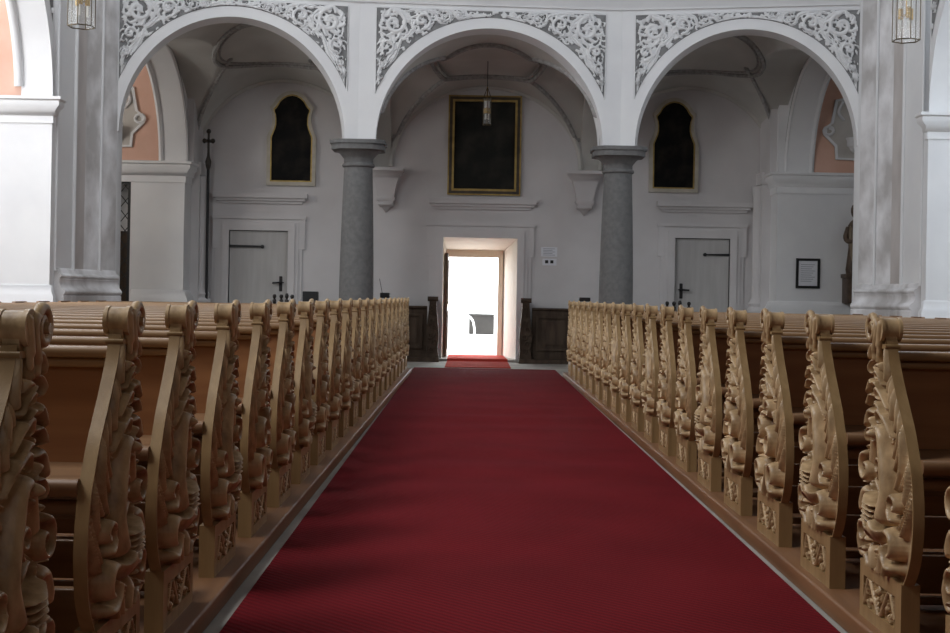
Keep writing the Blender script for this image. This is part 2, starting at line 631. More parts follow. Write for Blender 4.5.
# ---- gallery vaults: three groin vaulted bays
YF, YB = 21.45, WY


def vault_z(a, y, y0, y1, r1f, r1b, r2):
    f = (y - YF) / (YB - YF)
    h1 = (r1f + (r1b - r1f) * f) * math.sqrt(max(0, 1 - a * a))
    b = (y - (y0 + y1) / 2) / ((y1 - y0) / 2)
    h2 = r2 * math.sqrt(max(0, 1 - min(1, abs(b)) ** 2))
    return 3.70 + max(h1, h2)


def vault_bay(xa, xb, y0, y1, r1f, r1b, r2, n, splay=False):
    xc, hw = (xa + xb) / 2, (xb - xa) / 2
    zf = lambda x, y: vault_z((x - xc) / hw, y, y0, y1, r1f, r1b, r2)
    mb = MB()
    NX, NY = 64, 48
    vs = []
    for j in range(NY + 1):
        for i in range(NX + 1):
            x = xa + (xb - xa) * i / NX
            ys_ = 21.38 - .1834 * (abs(x - X0) - 2.087) if splay else YF
            y = ys_ + (YB - ys_) * j / NY
            vs.append((x, y, zf(x, y)))
    fs = [(j * (NX + 1) + i, j * (NX + 1) + i + 1, (j + 1) * (NX + 1) + i + 1, (j + 1) * (NX + 1) + i) for j in range(NY) for i in range(NX)]
    mb.add(vs, fs, True)
    o = mb.build('ceiling', VAULT, kind='structure')
    # groin ribs and the oval medallion frame at the crown
    ym = (y0 + y1) / 2
    for sx in (-1, 1):
        for sy in (-1, 1):
            if sy < 0 and YF < 21:
                continue
            mb = MB()
            pts = []
            for k in range(22):
                t = 0.985 - (0.985 - 0.42) * k / 21
                x = xc + sx * hw * t
                y = min(YB - .02, max(YF, ym + sy * (y1 - y0) / 2 * t))
                pts.append((x, y, zf(x, y) - .01))
            mb.tube(pts, 0.045, 6)
            mb.build('trim_%d' % n, RIB, kind='structure')
            n += 1
    mb = MB()
    for r, w in ((1.0, .045), (0.9, .02)):
        ym = 23.1 if splay else ym
        y1 = 24.9 if not splay else y0 + 3.7
        mb.tube([(xc + hw * .55 * r * math.cos(2 * PI * k / 48), ym + (y1 - y0) * .30 * r * math.sin(2 * PI * k / 48), zf(xc + hw * .55 * r * math.cos(2 * PI * k / 48), ym + (y1 - y0) * .30 * r * math.sin(2 * PI * k / 48)) - .015) for k in range(49)], w, 6)
    mb.build('trim_%d' % n, RIB, kind='structure')
    # pale wall rib on the rear wall
    mb = MB()
    mb.tube([(xc + hw * math.cos(PI * k / 40), YB - .03, 3.70 + r1b * math.sin(PI * k / 40)) for k in range(41)], .05, 6)
    mb.build('trim_%d' % (n + 1), VAULT, kind='structure')
    return n + 2


tn = 11
tn = vault_bay(X0 - 1.82, X0 + 1.82, YF - .1, YB + .1, 1.90, 1.56, 1.70, tn)
YF = 20.75
tn = vault_bay(X0 - 5.56, X0 - 2.20, 19.6, 24.9, 2.25, 1.62, 1.75, tn, True)
tn = vault_bay(X0 + 2.20, X0 + 5.56, 19.6, 24.9, 2.25, 1.62, 1.75, tn, True)
YF = 21.45
# transverse bands from column to wall corbel
for s in (-1, 1):
    xa, xb = X0 + s * 1.82, X0 + s * 2.20
    xa, xb = min(xa, xb), max(xa, xb)
    mb = MB()
    yc = (YF + YB) / 2
    hr = (YB - YF) / 2
    N = 36
    for i in range(N):
        p = [(yc + hr * math.cos(PI * k / N), 3.66 + 1.55 * math.sin(PI * k / N)) for k in (i, i + 1)]
        for x in (xa, xb):
            mb.quad((x, p[0][0], p[0][1]), (x, p[1][0], p[1][1]), (x, p[1][0], 6.2), (x, p[0][0], 6.2))
        mb.add([(xa, p[0][0], p[0][1]), (xb, p[0][0], p[0][1]), (xb, p[1][0], p[1][1]), (xa, p[1][0], p[1][1])], [(0, 1, 2, 3)], True)
    mb.build('trim_%d' % tn, VAULT, kind='structure')
    tn += 1

# ---- arcade: three arches on two columns, the outer ones turned towards the nave
NPT = [(X0 - 5.74, 20.28), (X0 - 2.087, ARC_Y), (X0 + 2.135, ARC_Y + .28), (X0 + 5.80, 20.50)]


def arcade_segment(A, B, ta, tb, rise, name, relief_seed, panel_a=0.0, panel_b=0.0):
    A, B = Vector(A), Vector(B)
    L = (B - A).length
    d = (B - A) / L
    nrm = Vector((d.y, -d.x))
    if nrm.y > 0:
        nrm = -nrm

    def P(t, z, n=0.0):
        p = A + d * t + nrm * n
        return (p.x, p.y, z)
    tc, hw = (ta + tb) / 2, (tb - ta) / 2
    TH = 0.5
    ts = [0.0] if ta > 0.01 else []
    ts += [tc - hw * math.cos(PI * i / 56) for i in range(57)]
    if tb < L - .01:
        ts.append(L)
    zb = lambda t: SP if (t <= ta or t >= tb) else SP + rise * math.sqrt(max(0, 1 - ((t - tc) / hw) ** 2))
    ZT = 6.3
    mb = MB()
    for i in range(len(ts) - 1):
        t0, t1_ = ts[i], ts[i + 1]
        z0, z1 = zb(t0), zb(t1_)
        mb.quad(P(t0, z0), P(t1_, z1), P(t1_, ZT), P(t0, ZT))
        mb.quad(P(t0, z0, -TH), P(t0, ZT, -TH), P(t1_, ZT, -TH), P(t1_, z1, -TH))
        mb.add([P(t0, z0), P(t0, z0, -TH), P(t1_, z1, -TH), P(t1_, z1)], [(0, 1, 2, 3)], True)
        mb.quad(P(t0, ZT), P(t1_, ZT), P(t1_, ZT, -TH), P(t0, ZT, -TH))
    for t in (0, L):
        mb.quad(P(t, zb(t)), P(t, ZT), P(t, ZT, -TH), P(t, zb(t), -TH))
    o = mb.build(name, PLASTER, kind='structure')
    # stucco panel between archivolt and cornice
    bw = 0.165
    pt = 5.83
    mb = MB()
    pa, pb = ta - 0.02 + panel_a, tb + 0.02 + panel_b
    N = 72

    def ext(t):
        u = (t - tc) / (hw + bw)
        return SP + (rise + bw) * math.sqrt(max(0, 1 - u * u))
    tt = [pa + (pb - pa) * i / N for i in range(N + 1)]
    for i in range(N):
        z0, z1 = min(pt, ext(tt[i])), min(pt, ext(tt[i + 1]))
        for n_, in ((0.004,),):
            mb.quad(P(tt[i], z0, n_), P(tt[i + 1], z1, n_), P(tt[i + 1], pt, n_), P(tt[i], pt, n_))
    pan = mb.build('stucco_panel', STUCGREY, kind='structure')
    # thin raised border
    mb = MB()
    mb.tube([P(pa, ext(pa), .006), P(pa, pt, .006), P(pb, pt, .006), P(pb, ext(pb), .006)], .012, 6)
    mb.build('panel_border', STUCCO, pan)
    # acanthus scrollwork as a carved height field
    rnd = random.Random(relief_seed)
    st = []

    def scroll(cx, cy, r, a0, sgn):
        st.append(dict(p=spiral(cx, cy, r * .92, r * .12, a0, sgn * 1.35, 30), w=[r * .17, r * .20, r * .14], a=.05, r=0))
        for k in range(8):
            a = a0 + sgn * (k / 8 * 2 * PI + .2)
            rr0 = r * .80
            p0 = (cx + rr0 * math.cos(a), cy + rr0 * math.sin(a))
            p1 = (cx + r * 1.12 * math.cos(a + sgn * .35), cy + r * 1.12 * math.sin(a + sgn * .35))
            p2 = (cx + r * 1.10 * math.cos(a + sgn * .7), cy + r * 1.10 * math.sin(a + sgn * .7))
            st.append(dict(p=catmull([p0, p1, p2], 4), w=[r * .15, r * .13, r * .04], a=.04))
        for k in range(5):
            a = a0 + k * 2 * PI / 5
            st.append(dict(p=[(cx + .05 * r * math.cos(a), cy + .05 * r * math.sin(a)), (cx + .34 * r * math.cos(a + .5), cy + .34 * r * math.sin(a + .5))], w=[r * .12, r * .09], a=.045))
    for side, px in ((1, pa), (-1, pb)):
        x = lambda u: px + side * u
        scroll(x(.29), pt - .25, .21, PI / 2, -side)
        scroll(x(.74), pt - .19, .155, -PI / 2, side)
        scroll(x(1.10), pt - .125, .095, PI / 2, -side)
        scroll(x(1.34), pt - .085, .06, -PI / 2, side)
        scroll(x(.17), pt - .62, .135, -PI / 2, side)
        scroll(x(.105), pt - .90, .085, PI / 2, -side)
        scroll(x(.07), pt - 1.10, .05, -PI / 2, side)
        # connecting stems and leaves
        for pts in ([(.05, -1.25), (.06, -1.0), (.2, -.82), (.30, -.62), (.10, -.48), (.07, -.2)],
                    [(.07, -.2), (.25, -.03), (.52, -.14), (.60, -.33), (.78, -.40)],
                    [(.48, -.05), (.66, -.02), (.92, -.06), (1.0, -.2), (1.15, -.24)],
                    [(1.0, -.02), (1.2, -.03), (1.35, -.15), (1.5, -.10), (1.7, -.06)],
                    [(.42, -.45), (.36, -.6), (.30, -.78), (.18, -.95)], [(.60, -.33), (.50, -.44), (.42, -.52)]):
            st.append(dict(p=catmull([(x(u), pt + v) for u, v in pts], 6), w=[.02, .04, .035, .015], a=.035, r=1))
        for k in range(100):
            u = rnd.uniform(.02, 1.80) if k % 2 else rnd.uniform(.02, .7)
            lowz = ext(x(u))
            if pt - lowz < .04:
                continue
            v = rnd.uniform(lowz + .02, pt - .02)
            a = rnd.uniform(0, 2 * PI)
            l = rnd.uniform(.05, .11)
            st.append(dict(p=catmull([(x(u), v), (x(u) + l * .6 * math.cos(a), v + l * .6 * math.sin(a)), (x(u) + l * math.cos(a + .9), v + l * math.sin(a + .9))], 4), w=[.025, .022, .006], a=.03))
    NH, NQ = 110, 300
    tq = np.linspace(pa, pb, NQ)
    fz = np.linspace(0, 1, NH)
    low = np.array([min(pt - .012, ext(t) + .012) for t in tq])
    Qg = np.tile(tq, (NH, 1))
    Hg = low[None, :] + (pt - .01 - low)[None, :] * fz[:, None]
    Zg = raster(Qg, Hg, st)
    keep = Zg > .007
    mb = MB()
    relief_mesh(mb, Qg, Hg, Zg, keep, lambda q, h, n: P(q, h, n + .003), back=.0)
    mb.build('scrollwork', STUCCO, pan)
    return P


L1 = (Vector(NPT[1]) - Vector(NPT[0])).length
arcade_segment(NPT[0], NPT[1], 0.02, L1 - 0.205, 1.86, 'wall_arcade', 1, 0.0, 0)
L2 = (Vector(NPT[2]) - Vector(NPT[1])).length
L3 = (Vector(NPT[3]) - Vector(NPT[2])).length
arcade_segment(NPT[1], NPT[2], 0.287, L2 - 0.287, 1.85, 'wall_arcade', 2)
arcade_segment(NPT[2], NPT[3], 0.235, L3 - 0.05, 1.86, 'wall_arcade', 3, 0, 0.0)
# gallery cornice
mb = MB()
prof = [(0, 5.90), (0.04, 5.90), (0.05, 5.95), (0.10, 5.99), (0.11, 6.05), (0.20, 6.12), (0.22, 6.25), (0.26, 6.27), (0.26, 6.34), (0, 6.36)]
mb.sweep(NPT, prof)
mb.build('trim_%d' % tn, PLASTER, kind='structure')
tn += 1
mb = MB()
mb.sweep(NPT, [(0, 6.30), (0, 12.0), (-.4, 12.0), (-.4, 6.30)])
mb.build('wall_gallery', PLASTER, kind='structure')

# ---- outer piers: faceted marbled pilasters with moulded bases
for s, nm in ((-1, 'left'), (1, 'right')):
    plan = [(5.74, 20.28), (5.91, 20.0), (6.06, 19.72), (6.10, 19.3), (6.14, 18.60)]
    pts = [(X0 + s * a, y) for a, y in plan]
    mb = MB()
    outer = [(X0 + s * 6.75, 18.60), (X0 + s * 6.75, 20.8), (X0 + s * 5.80, 20.8)]
    poly = pts + outer
    n = len(poly)
    ZT = 12.0
    for i in range(n):
        a, b = poly[i], poly[(i + 1) % n]
        mb.cur = {0: 0, 1: 0, 2: 1, 3: 2, 4: 2}.get(i, 2)
        mb.quad((a[0], a[1], 0), (b[0], b[1], 0), (b[0], b[1], ZT), (a[0], a[1], ZT))
    mb.build('wall_pier_' + nm, [MARBLE, MARBLE2, PLASTER], kind='structure')
    mb = MB()
    for (a, y), r in ((plan[1], .022), (plan[3], .03), (plan[4], .02)):
        mb.tube([(X0 + s * (a - .012), y - .005, 1.5), (X0 + s * (a - .012), y - .005, 11.9)], r, 8)
    mb.build('trim_%d' % tn, PLASTER, kind='structure')
    tn += 1
    mb = MB()
    prof = [(0, 0), (0.15, 0), (0.15, 1.14)]
    prof += [(0.13 + .035 * math.sin(PI * k / 6), 1.15 + .10 * k / 6) for k in range(7)]
    prof += [(0.10, 1.27), (0.08, 1.31), (0.075, 1.36), (0.09, 1.38)]
    prof += [(0.075 + .03 * math.sin(PI * k / 6), 1.39 + .07 * k / 6) for k in range(7)]
    prof += [(0.045, 1.47), (0.03, 1.52), (0.0, 1.54)]
    line = pts[::-1] if s < 0 else pts
    # sweep puts the profile on the right of travel: the nave side
    mb.sweep(line, prof)
    mb.build('trim_%d' % tn, MARBLE, kind='structure')
    tn += 1

# ---- nave side walls with the arch to the side chapel
for s, nm in ((-1, 'left'), (1, 'right')):
    x = X0 + s * 6.14
    x2 = X0 + s * 6.58
    yj, rr = 18.4, 2.15
    yc = yj - rr
    zs = 3.9
    ys = [yc + rr * math.cos(PI * i / 48) for i in range(49)]
    zb = lambda y: zs + rr * math.sqrt(max(0, 1 - ((y - yc) / rr) ** 2))
    mb = MB()
    for i in range(48):
        a, b = ys[i], ys[i + 1]
        for xx in (x, x2):
            mb.quad((xx, a, zb(a)), (xx, b, zb(b)), (xx, b, 12), (xx, a, 12))
        mb.add([(x, a, zb(a)), (x2, a, zb(a)), (x2, b, zb(b)), (x, b, zb(b))], [(0, 1, 2, 3)], True)
    ye = yj - 2 * rr
    mb.box(min(x, x2), max(x, x2), 8.0, ye, 0, 12)
    ob_ = mb.build('wall_' + nm, PLASTER, kind='structure')
    mb = MB()
    mb.box(min(x, x2), max(x, x2), -8.5, 8.0, 0, 12)
    mb.build('wall_choir_' + nm, mat('unseen_dark_side_wall', (.16, .10, .06), .6, (.22, .14, .08), 2.0), kind='structure')  # unseen stretch of wall, dark brown invented to cut bounced light
    # moulding on the outer arch edge
    mb = MB()
    mb.tube([(x2 + s * .03, yc + rr * math.cos(PI * i / 40), zs + rr * math.sin(PI * i / 40)) for i in range(1, 40)], .07, 8)
    mb.build('trim_%d' % tn, PLASTER, kind='structure')
    tn += 1
    # stucco sliver above the arch
    mb = MB()
    N = 24
    yt = [18.33 - 1.6 * i / N for i in range(N + 1)]
    ex = lambda y: zs + (rr + .14) * math.sqrt(max(0, 1 - ((y - yc) / (rr + .14)) ** 2))
    for i in range(N):
        z0, z1 = min(6.2, ex(yt[i]) + .1), min(6.2, ex(yt[i + 1]) + .1)
        mb.quad((x - s * .006, yt[i], z0), (x - s * .006, yt[i + 1], z1), (x - s * .006, yt[i + 1], 6.25), (x - s * .006, yt[i], 6.25))
    pan = mb.build('stucco_panel', STUCGREY, kind='structure')
    st = []
    rnd = random.Random(7)
    for cy, cz, r in ((18.15, 6.0, .16), (18.17, 5.65, .12), (18.2, 5.35, .08), (17.7, 6.05, .14), (18.23, 5.1, .06)):
        st.append(dict(p=spiral(cy, cz, r, r * .15, rnd.uniform(0, 6), 1.3), w=[r * .2, r * .16], a=.05))
        for k in range(7):
            a = k * .9
            st.append(dict(p=[(cy + r * .8 * math.cos(a), cz + r * .8 * math.sin(a)), (cy + r * 1.3 * math.cos(a + .5), cz + r * 1.3 * math.sin(a + .5))], w=[r * .18, r * .06], a=.04))
    yq = np.linspace(18.33, 16.9, 80)
    low = np.array([min(6.23, ex(y) + .11) for y in yq])
    Qg = np.tile(yq, (60, 1))
    Hg = low[None, :] + (6.24 - low)[None, :] * np.linspace(0, 1, 60)[:, None]
    Zg = raster(Qg, Hg, st)
    mb = MB()
    relief_mesh(mb, Qg, Hg, Zg, Zg > .007, lambda q, h, n: (x - s * (n + .004), q, h), back=0.0)
    mb.build('scrollwork', STUCCO, pan)
    # chapel shell: jamb wall facing the nave, lunette, outer and front wall, roof
    xo = X0 + s * 10.0
    mb = MB()
    mb.box(min(x2, xo) if s < 0 else x, max(x2, xo) if s > 0 else x, yj, yj + .19, 0, 3.9)
    mb.build('wall_chapel_' + nm, PLASTER, kind='structure')
    mb = MB()
    mb.box(min(x2, xo), max(x2, xo), yj + .02, yj + .25, 3.9, 8)
    mb.build('wall_chapel_' + nm, PINK if s < 0 else PLASTER, kind='structure')
    mb = MB()
    mb.box(min(xo, xo + s * .3), max(xo, xo + s * .3), 13.5, WY, 0, 8)
    mb.box(min(x2, xo), max(x2, xo), 13.5, 14.1, 0, 8)
    mb.box(min(x2, xo), max(x2, xo), 13.5, WY, 7.9, 8.1)
    mb.build('wall_chapel_' + nm, PLASTER, kind='structure')
    # impost and base mouldings of the jamb
    mb = MB()
    prof = [(0, 3.56), (0.02, 3.56), (0.02, 3.66), (0.05, 3.68), (0.06, 3.74), (0.13, 3.80), (0.13, 3.86), (0.16, 3.88), (0.16, 3.92), (0, 3.94)]
    ln = [(xo, yj), (x, yj), (x, yj + .12)] if s < 0 else [(x, yj + .12), (x, yj), (xo, yj)]
    mb.sweep(ln, prof)
    mb.build('trim_%d' % tn, PLASTER, kind='structure')
    tn += 1
    mb = MB()
    mb.sweep([(xo, yj), (x, yj), (x, yj + .05)] if s < 0 else [(x, yj + .05), (x, yj), (xo, yj)], [(0, 0), (.08, 0), (.08, 1.14), (.05, 1.18), (.03, 1.28), (0, 1.30)])
    mb.build('baseboard_' + nm, PLASTER, kind='structure')

mb = MB()
mb.box(-6.4, 6.8, -8.5, 26, 12.0, 12.2)
mb.build('ceiling', mat('unseen_dark_ceiling', (.30, .27, .23), .9, (.42, .38, .33), 1.0), kind='structure')  # ceiling out of view, tone darkened to return less bounce light
mb = MB()
mb.box(-6.4, 6.8, -8.6, -8.4, 0, 12.0)
mb.build('wall_front', mat('unseen_dark_front_wall', (.16, .10, .06), .6, (.22, .14, .08), 2.0), kind='structure')  # unseen wall behind the camera, coloured dark to absorb bounced light

# ---- outside, seen through the door
mb = MB()
mb.box(-30, 30, 26.9, 90, -0.3, -0.02)
mb.build('paved_forecourt', PAVING, kind='structure')
box = empty('stone_planter', (0.22, 44.0, -0.02))
mb = MB()
mb.rbox(-0.12, 0.72, 43.7, 44.3, -0.02, 0.60, 0.03, 'Y')
mb.build('block', GREYBOX, box)
mb = MB()
mb.rbox(-0.15, 0.75, 43.66, 44.34, 0.60, 0.66, 0.02, 'Y')
mb.build('rim', GREYBOX, box)
tag(box, 'dark grey block outside, seen through the open bright doorway', 'planter')
mb = MB()
mb.tube(catmull([(-.35, 43.2, .62), (-.15, 43.2, .60), (0, 43.2, .45), (.06, 43.2, .2), (.07, 43.2, -.02)], 8), .03, 8)
rl = mb.build('hand_rail', PAPER)
tag(rl, 'pale curved rail in front of the dark block outside the door', 'railing')

# ------------------------------------------------------------------ carpets
mb = MB()
NY, NX = 260, 20
rn = np.random.RandomState(3)
bumps = [(rn.uniform(0.35, 1.1), rn.uniform(0, 6), rn.uniform(-.06, .06)) for _ in range(7)]
vs = []
for j in range(NY + 1):
    y = 1.5 + (22.4 - 1.5) * j / NY
    f = (y - 4.8) / (22.4 - 4.8)
    xl, xr = -0.892 - .09 * f, 1.390 + .03 * f
    for i in range(NX + 1):
        x = xl + (xr - xl) * i / NX
        z = 0.014 + 0.0022 * math.sin(PI * min(1, max(0, i / NX))) ** .7 * sum(math.sin(2 * PI * y / (w + .5) + ph + sk * x * 1.5) for w, ph, sk in bumps)
        vs.append((x, y, max(0.003, z)))
fs = [(j * (NX + 1) + i, j * (NX + 1) + i + 1, (j + 1) * (NX + 1) + i + 1, (j + 1) * (NX + 1) + i) for j in range(NY) for i in range(NX)]
mb.add(vs, fs, True)
# thin edge down to the floor
n = len(vs)
ed = [j * (NX + 1) for j in range(NY + 1)]
mb.add([vs[i] for i in ed] + [(vs[i][0], vs[i][1], 0) for i in ed], [(j, j + 1, NY + 1 + j + 1, NY + 1 + j) for j in range(NY)])
ed = [j * (NX + 1) + NX for j in range(NY + 1)]
mb.add([vs[i] for i in ed] + [(vs[i][0], vs[i][1], 0) for i in ed], [(j, j + 1, NY + 1 + j + 1, NY + 1 + j) for j in range(NY)])
ed = [NY * (NX + 1) + i for i in range(NX + 1)]
mb.add([vs[i] for i in ed] + [(vs[i][0], vs[i][1], 0) for i in ed], [(j, j + 1, NX + 1 + j + 1, NX + 1 + j) for j in range(NX)])
o = mb.build('aisle_carpet', CARPET)
tag(o, 'long dark red woven runner carpet down the central aisle', 'carpet')
mb = MB()
pl = [(22.75, 0.0), (24.86, 0.0), (24.90, 0.045), (26.62, 0.045)]
for i in range(len(pl) - 1):
    (ya, za), (yb, zb_) = pl[i], pl[i + 1]
    x0a, x1a = -.47, .68
    mb.add([(x0a, ya, za), (x1a, ya, za), (x1a - (.06 if i == 2 else 0), yb, zb_), (x0a, yb, zb_), (x0a, ya, za + .012), (x1a, ya, za + .012), (x1a - (.06 if i == 2 else 0), yb, zb_ + .012), (x0a, yb, zb_ + .012)],
           [(0, 3, 2, 1), (4, 5, 6, 7), (0, 1, 5, 4), (2, 3, 7, 6), (0, 4, 7, 3), (1, 2, 6, 5)])
o = mb.build('door_mat', MATRED)
tag(o, 'door-lit red mat lying through the open doorway', 'mat')

# ------------------------------------------------------------------ columns
for s, nm in ((-1, 'left'), (1, 'right')):
    cx, cy = (NPT[1] if s < 0 else NPT[2])[0], (NPT[1] if s < 0 else NPT[2])[1] + .25
    root = empty('stone_column', (cx, cy, 0))
    mb = MB()
    prof = [(.278 - .008 * (1 - z / 1.2) if z < 1.2 else .278 - .05 * ((z - 1.2) / 2.1) ** 1.5, z) for z in np.linspace(.3, 3.3, 24)]
    mb.lathe(prof, (cx, cy, 0), 40)
    mb.build('shaft', GRANITE, root)
    mb = MB()
    mb.box(cx - .40, cx + .40, cy - .40, cy + .40, 0, .14)
    mb.lathe([(.38, .14), (.40, .18), (.38, .23), (.31, .25), (.29, .30)], (cx, cy, 0), 32)
    mb.build('base', GRANITE, root)
    mb = MB()
    mb.lathe([(.228, 3.28), (.255, 3.29), (.265, 3.315), (.255, 3.34), (.235, 3.35), (.235, 3.42), (.25, 3.44), (.30, 3.50), (.35, 3.535), (.37, 3.55)], (cx, cy, 0), 40)
    c = .17
    h = .415
    octo = [(cx + a, cy + b) for a, b in ((h, -h + c), (h, h - c), (h - c, h), (-h + c, h), (-h, h - c), (-h, -h + c), (-h + c, -h), (h - c, -h))]
    mb.prism(octo, 'Z', 3.55, 3.64)
    h2 = .44
    octo = [(cx + a, cy + b) for a, b in ((h2, -h2 + c), (h2, h2 - c), (h2 - c, h2), (-h2 + c, h2), (-h2, h2 - c), (-h2, -h2 + c), (-h2 + c, -h2), (h2 - c, -h2))]
    mb.prism(octo, 'Z', 3.64, SP)
    mb.build('capital', GRANITE, root)
    tag(root, 'grey round stone column %s of the doorway under the arcade' % nm, 'column', 'columns carrying the arcade')

# ------------------------------------------------------------------ rear wall things
# wall corbels carrying the vault
for s, nm in ((-1, 'left'), (1, 'right')):
    cx = X0 + s * 1.90
    cy = WY
    root = empty('wall_corbel', (cx, cy, 2.82))
    mb = MB()
    w_, d_ = .23, .24
    mb.sweep([(cx - w_, cy), (cx - w_, cy - d_), (cx + w_, cy - d_), (cx + w_, cy)], [(-.05, 3.44), (.01, 3.44), (.02, 3.50), (.06, 3.53), (.07, 3.57), (.11, 3.60), (.11, 3.66), (-.05, 3.66)])
    mb.box(cx - w_ + .04, cx + w_ - .04, cy - d_ + .04, cy, 3.45, 3.655)
    mb.build('cornice', PLASTER2, root)
    mb = MB()
    for (w0, d0, z0), (w1, d1, z1) in (((.23, .24, 3.44), (.22, .23, 3.38)), ((.21, .22, 3.38), (.155, .17, 3.10)), ((.185, .20, 3.10), (.165, .18, 3.04)), ((.15, .16, 3.04), (.13, .14, 2.97)), ((.155, .165, 2.97), (.12, .13, 2.93)), ((.09, .10, 2.93), (.005, .01, 2.82))):
        mb.add([(cx - w0, cy - d0, z0), (cx + w0, cy - d0, z0), (cx + w0, cy, z0), (cx - w0, cy, z0), (cx - w1, cy - d1, z1), (cx + w1, cy - d1, z1), (cx + w1, cy, z1), (cx - w1, cy, z1)],
               [(0, 1, 2, 3), (7, 6, 5, 4), (0, 4, 5, 1), (1, 5, 6, 2), (3, 2, 6, 7), (0, 3, 7, 4)])
    mb.build('console', PLASTER2, root)
    tag(root, 'white stucco corbel on the rear wall to the %s of the large painting' % nm, 'corbel', 'corbels under the gallery vault')


def rect(x0, x1, z0, z1):
    return [(x0, z0), (x1, z0), (x1, z1), (x0, z1)]


# large central painting
root = empty('painting', (.17, WY, 3.19))
mb = MB()
mb.ring(rect(-.52, .86, 3.19, 5.08), rect(-.45, .79, 3.26, 5.01), 'Y', WY - .06, WY)
mb.build('outer_frame', mat('dark_frame_wood', (.030, .020, .012), .45, (.07, .045, .02), 8.0), root)
mb = MB()
mb.ring(rect(-.45, .79, 3.26, 5.01), rect(-.41, .75, 3.30, 4.97), 'Y', WY - .075, WY)
mb.ring(rect(-.53, .87, 3.18, 5.09), rect(-.505, .845, 3.205, 5.065), 'Y', WY - .07, WY - .058)
mb.build('inner_frame', GOLD, root)
mb = MB()
mb.box(-.42, .76, WY - .03, WY - .005, 3.29, 4.98)
mb.build('canvas', CANVAS2, root)
tag(root, 'large dark rectangular painting in gilt frame above the doorway', 'painting')


def key_outline(cx, z0, H, grow=0.0):
    pts = [(-.47, 0), (.47, 0), (.475, .50), (.465, .525), (.43, .565), (.395, .61), (.372, .66), (.372, .72), (.385, .77), (.415, .81), (.415, .832), (.375, .85), (.335, .878), (.285, .922), (.205, .962), (.105, .988)]
    full = pts + [(0, .998)] + [(-a, b) for a, b in pts[::-1][:-2]]
    out = []
    for a, b in full:
        x, z = a * 1.0, b * H
        l = grow
        sx = 1 + l / .47 * (1 if True else 0)
        zc = H * .5
        out.append((cx + x * sx, z0 + zc + (z - zc) * (1 + l / (H * .5))))
    return out


for cx, nm in ((-3.53, 'left'), (3.80, 'right')):
    z0, H = 3.30, 1.82
    root = empty('painting', (cx, WY, z0))
    mb = MB()
    mb.ring(key_outline(cx, z0, H, .0), key_outline(cx, z0, H, -.075), 'Y', WY - .06, WY)
    mb.build('frame', PALEGOLD, root)
    mb = MB()
    mb.ring(key_outline(cx, z0, H, -.07), key_outline(cx, z0, H, -.095), 'Y', WY - .065, WY - .03)
    mb.build('gilt_fillet', GOLD, root)
    mb = MB()
    mb.prism(key_outline(cx, z0, H, -.07), 'Y', WY - .035, WY - .01)
    mb.build('canvas', CANVAS, root)
    tag(root, 'dark painting in shaped round-topped frame above the %s side door' % nm, 'painting', 'shaped paintings over the side doors')


# door surrounds: stepped frame with ears, blank frieze and a small cornice
def surround(x0, x1, zt, ear, corn, name, zc0):
    y = WY
    mb = MB()
    for k, (w, d, rise_) in enumerate(((.13, .085, .0), (.20, .055, .07), (.27, .03, .14))):
        a, b, t = x0 - w, x1 + w, zt + w
        mb.box(a, x0, y - d, y, 0, zt)
        mb.box(x1, b, y - d, y, 0, zt)
        mb.box(a, b, y - d, y, zt, t)
    # ears
    mb.box(x0 - .32, x0 - .20, y - .045, y, zt - .35, zt + .22)
    mb.box(x1 + .20, x1 + .32, y - .045, y, zt - .35, zt + .22)
    mb.box(x0 - .34, x1 + .34, y - .06, y, zt + .22, zt + .285)
    c0, c1 = corn
    h = .2
    for f, d, za, zb_ in ((.10, .05, 0, .05), (.04, .10, .05, .10), (0, .15, .10, .19)):
        mb.box(c0 + f, c1 - f, y - d, y, zc0 + za, zc0 + zb_)
    return mb.build(name, PLASTER2, kind='structure')


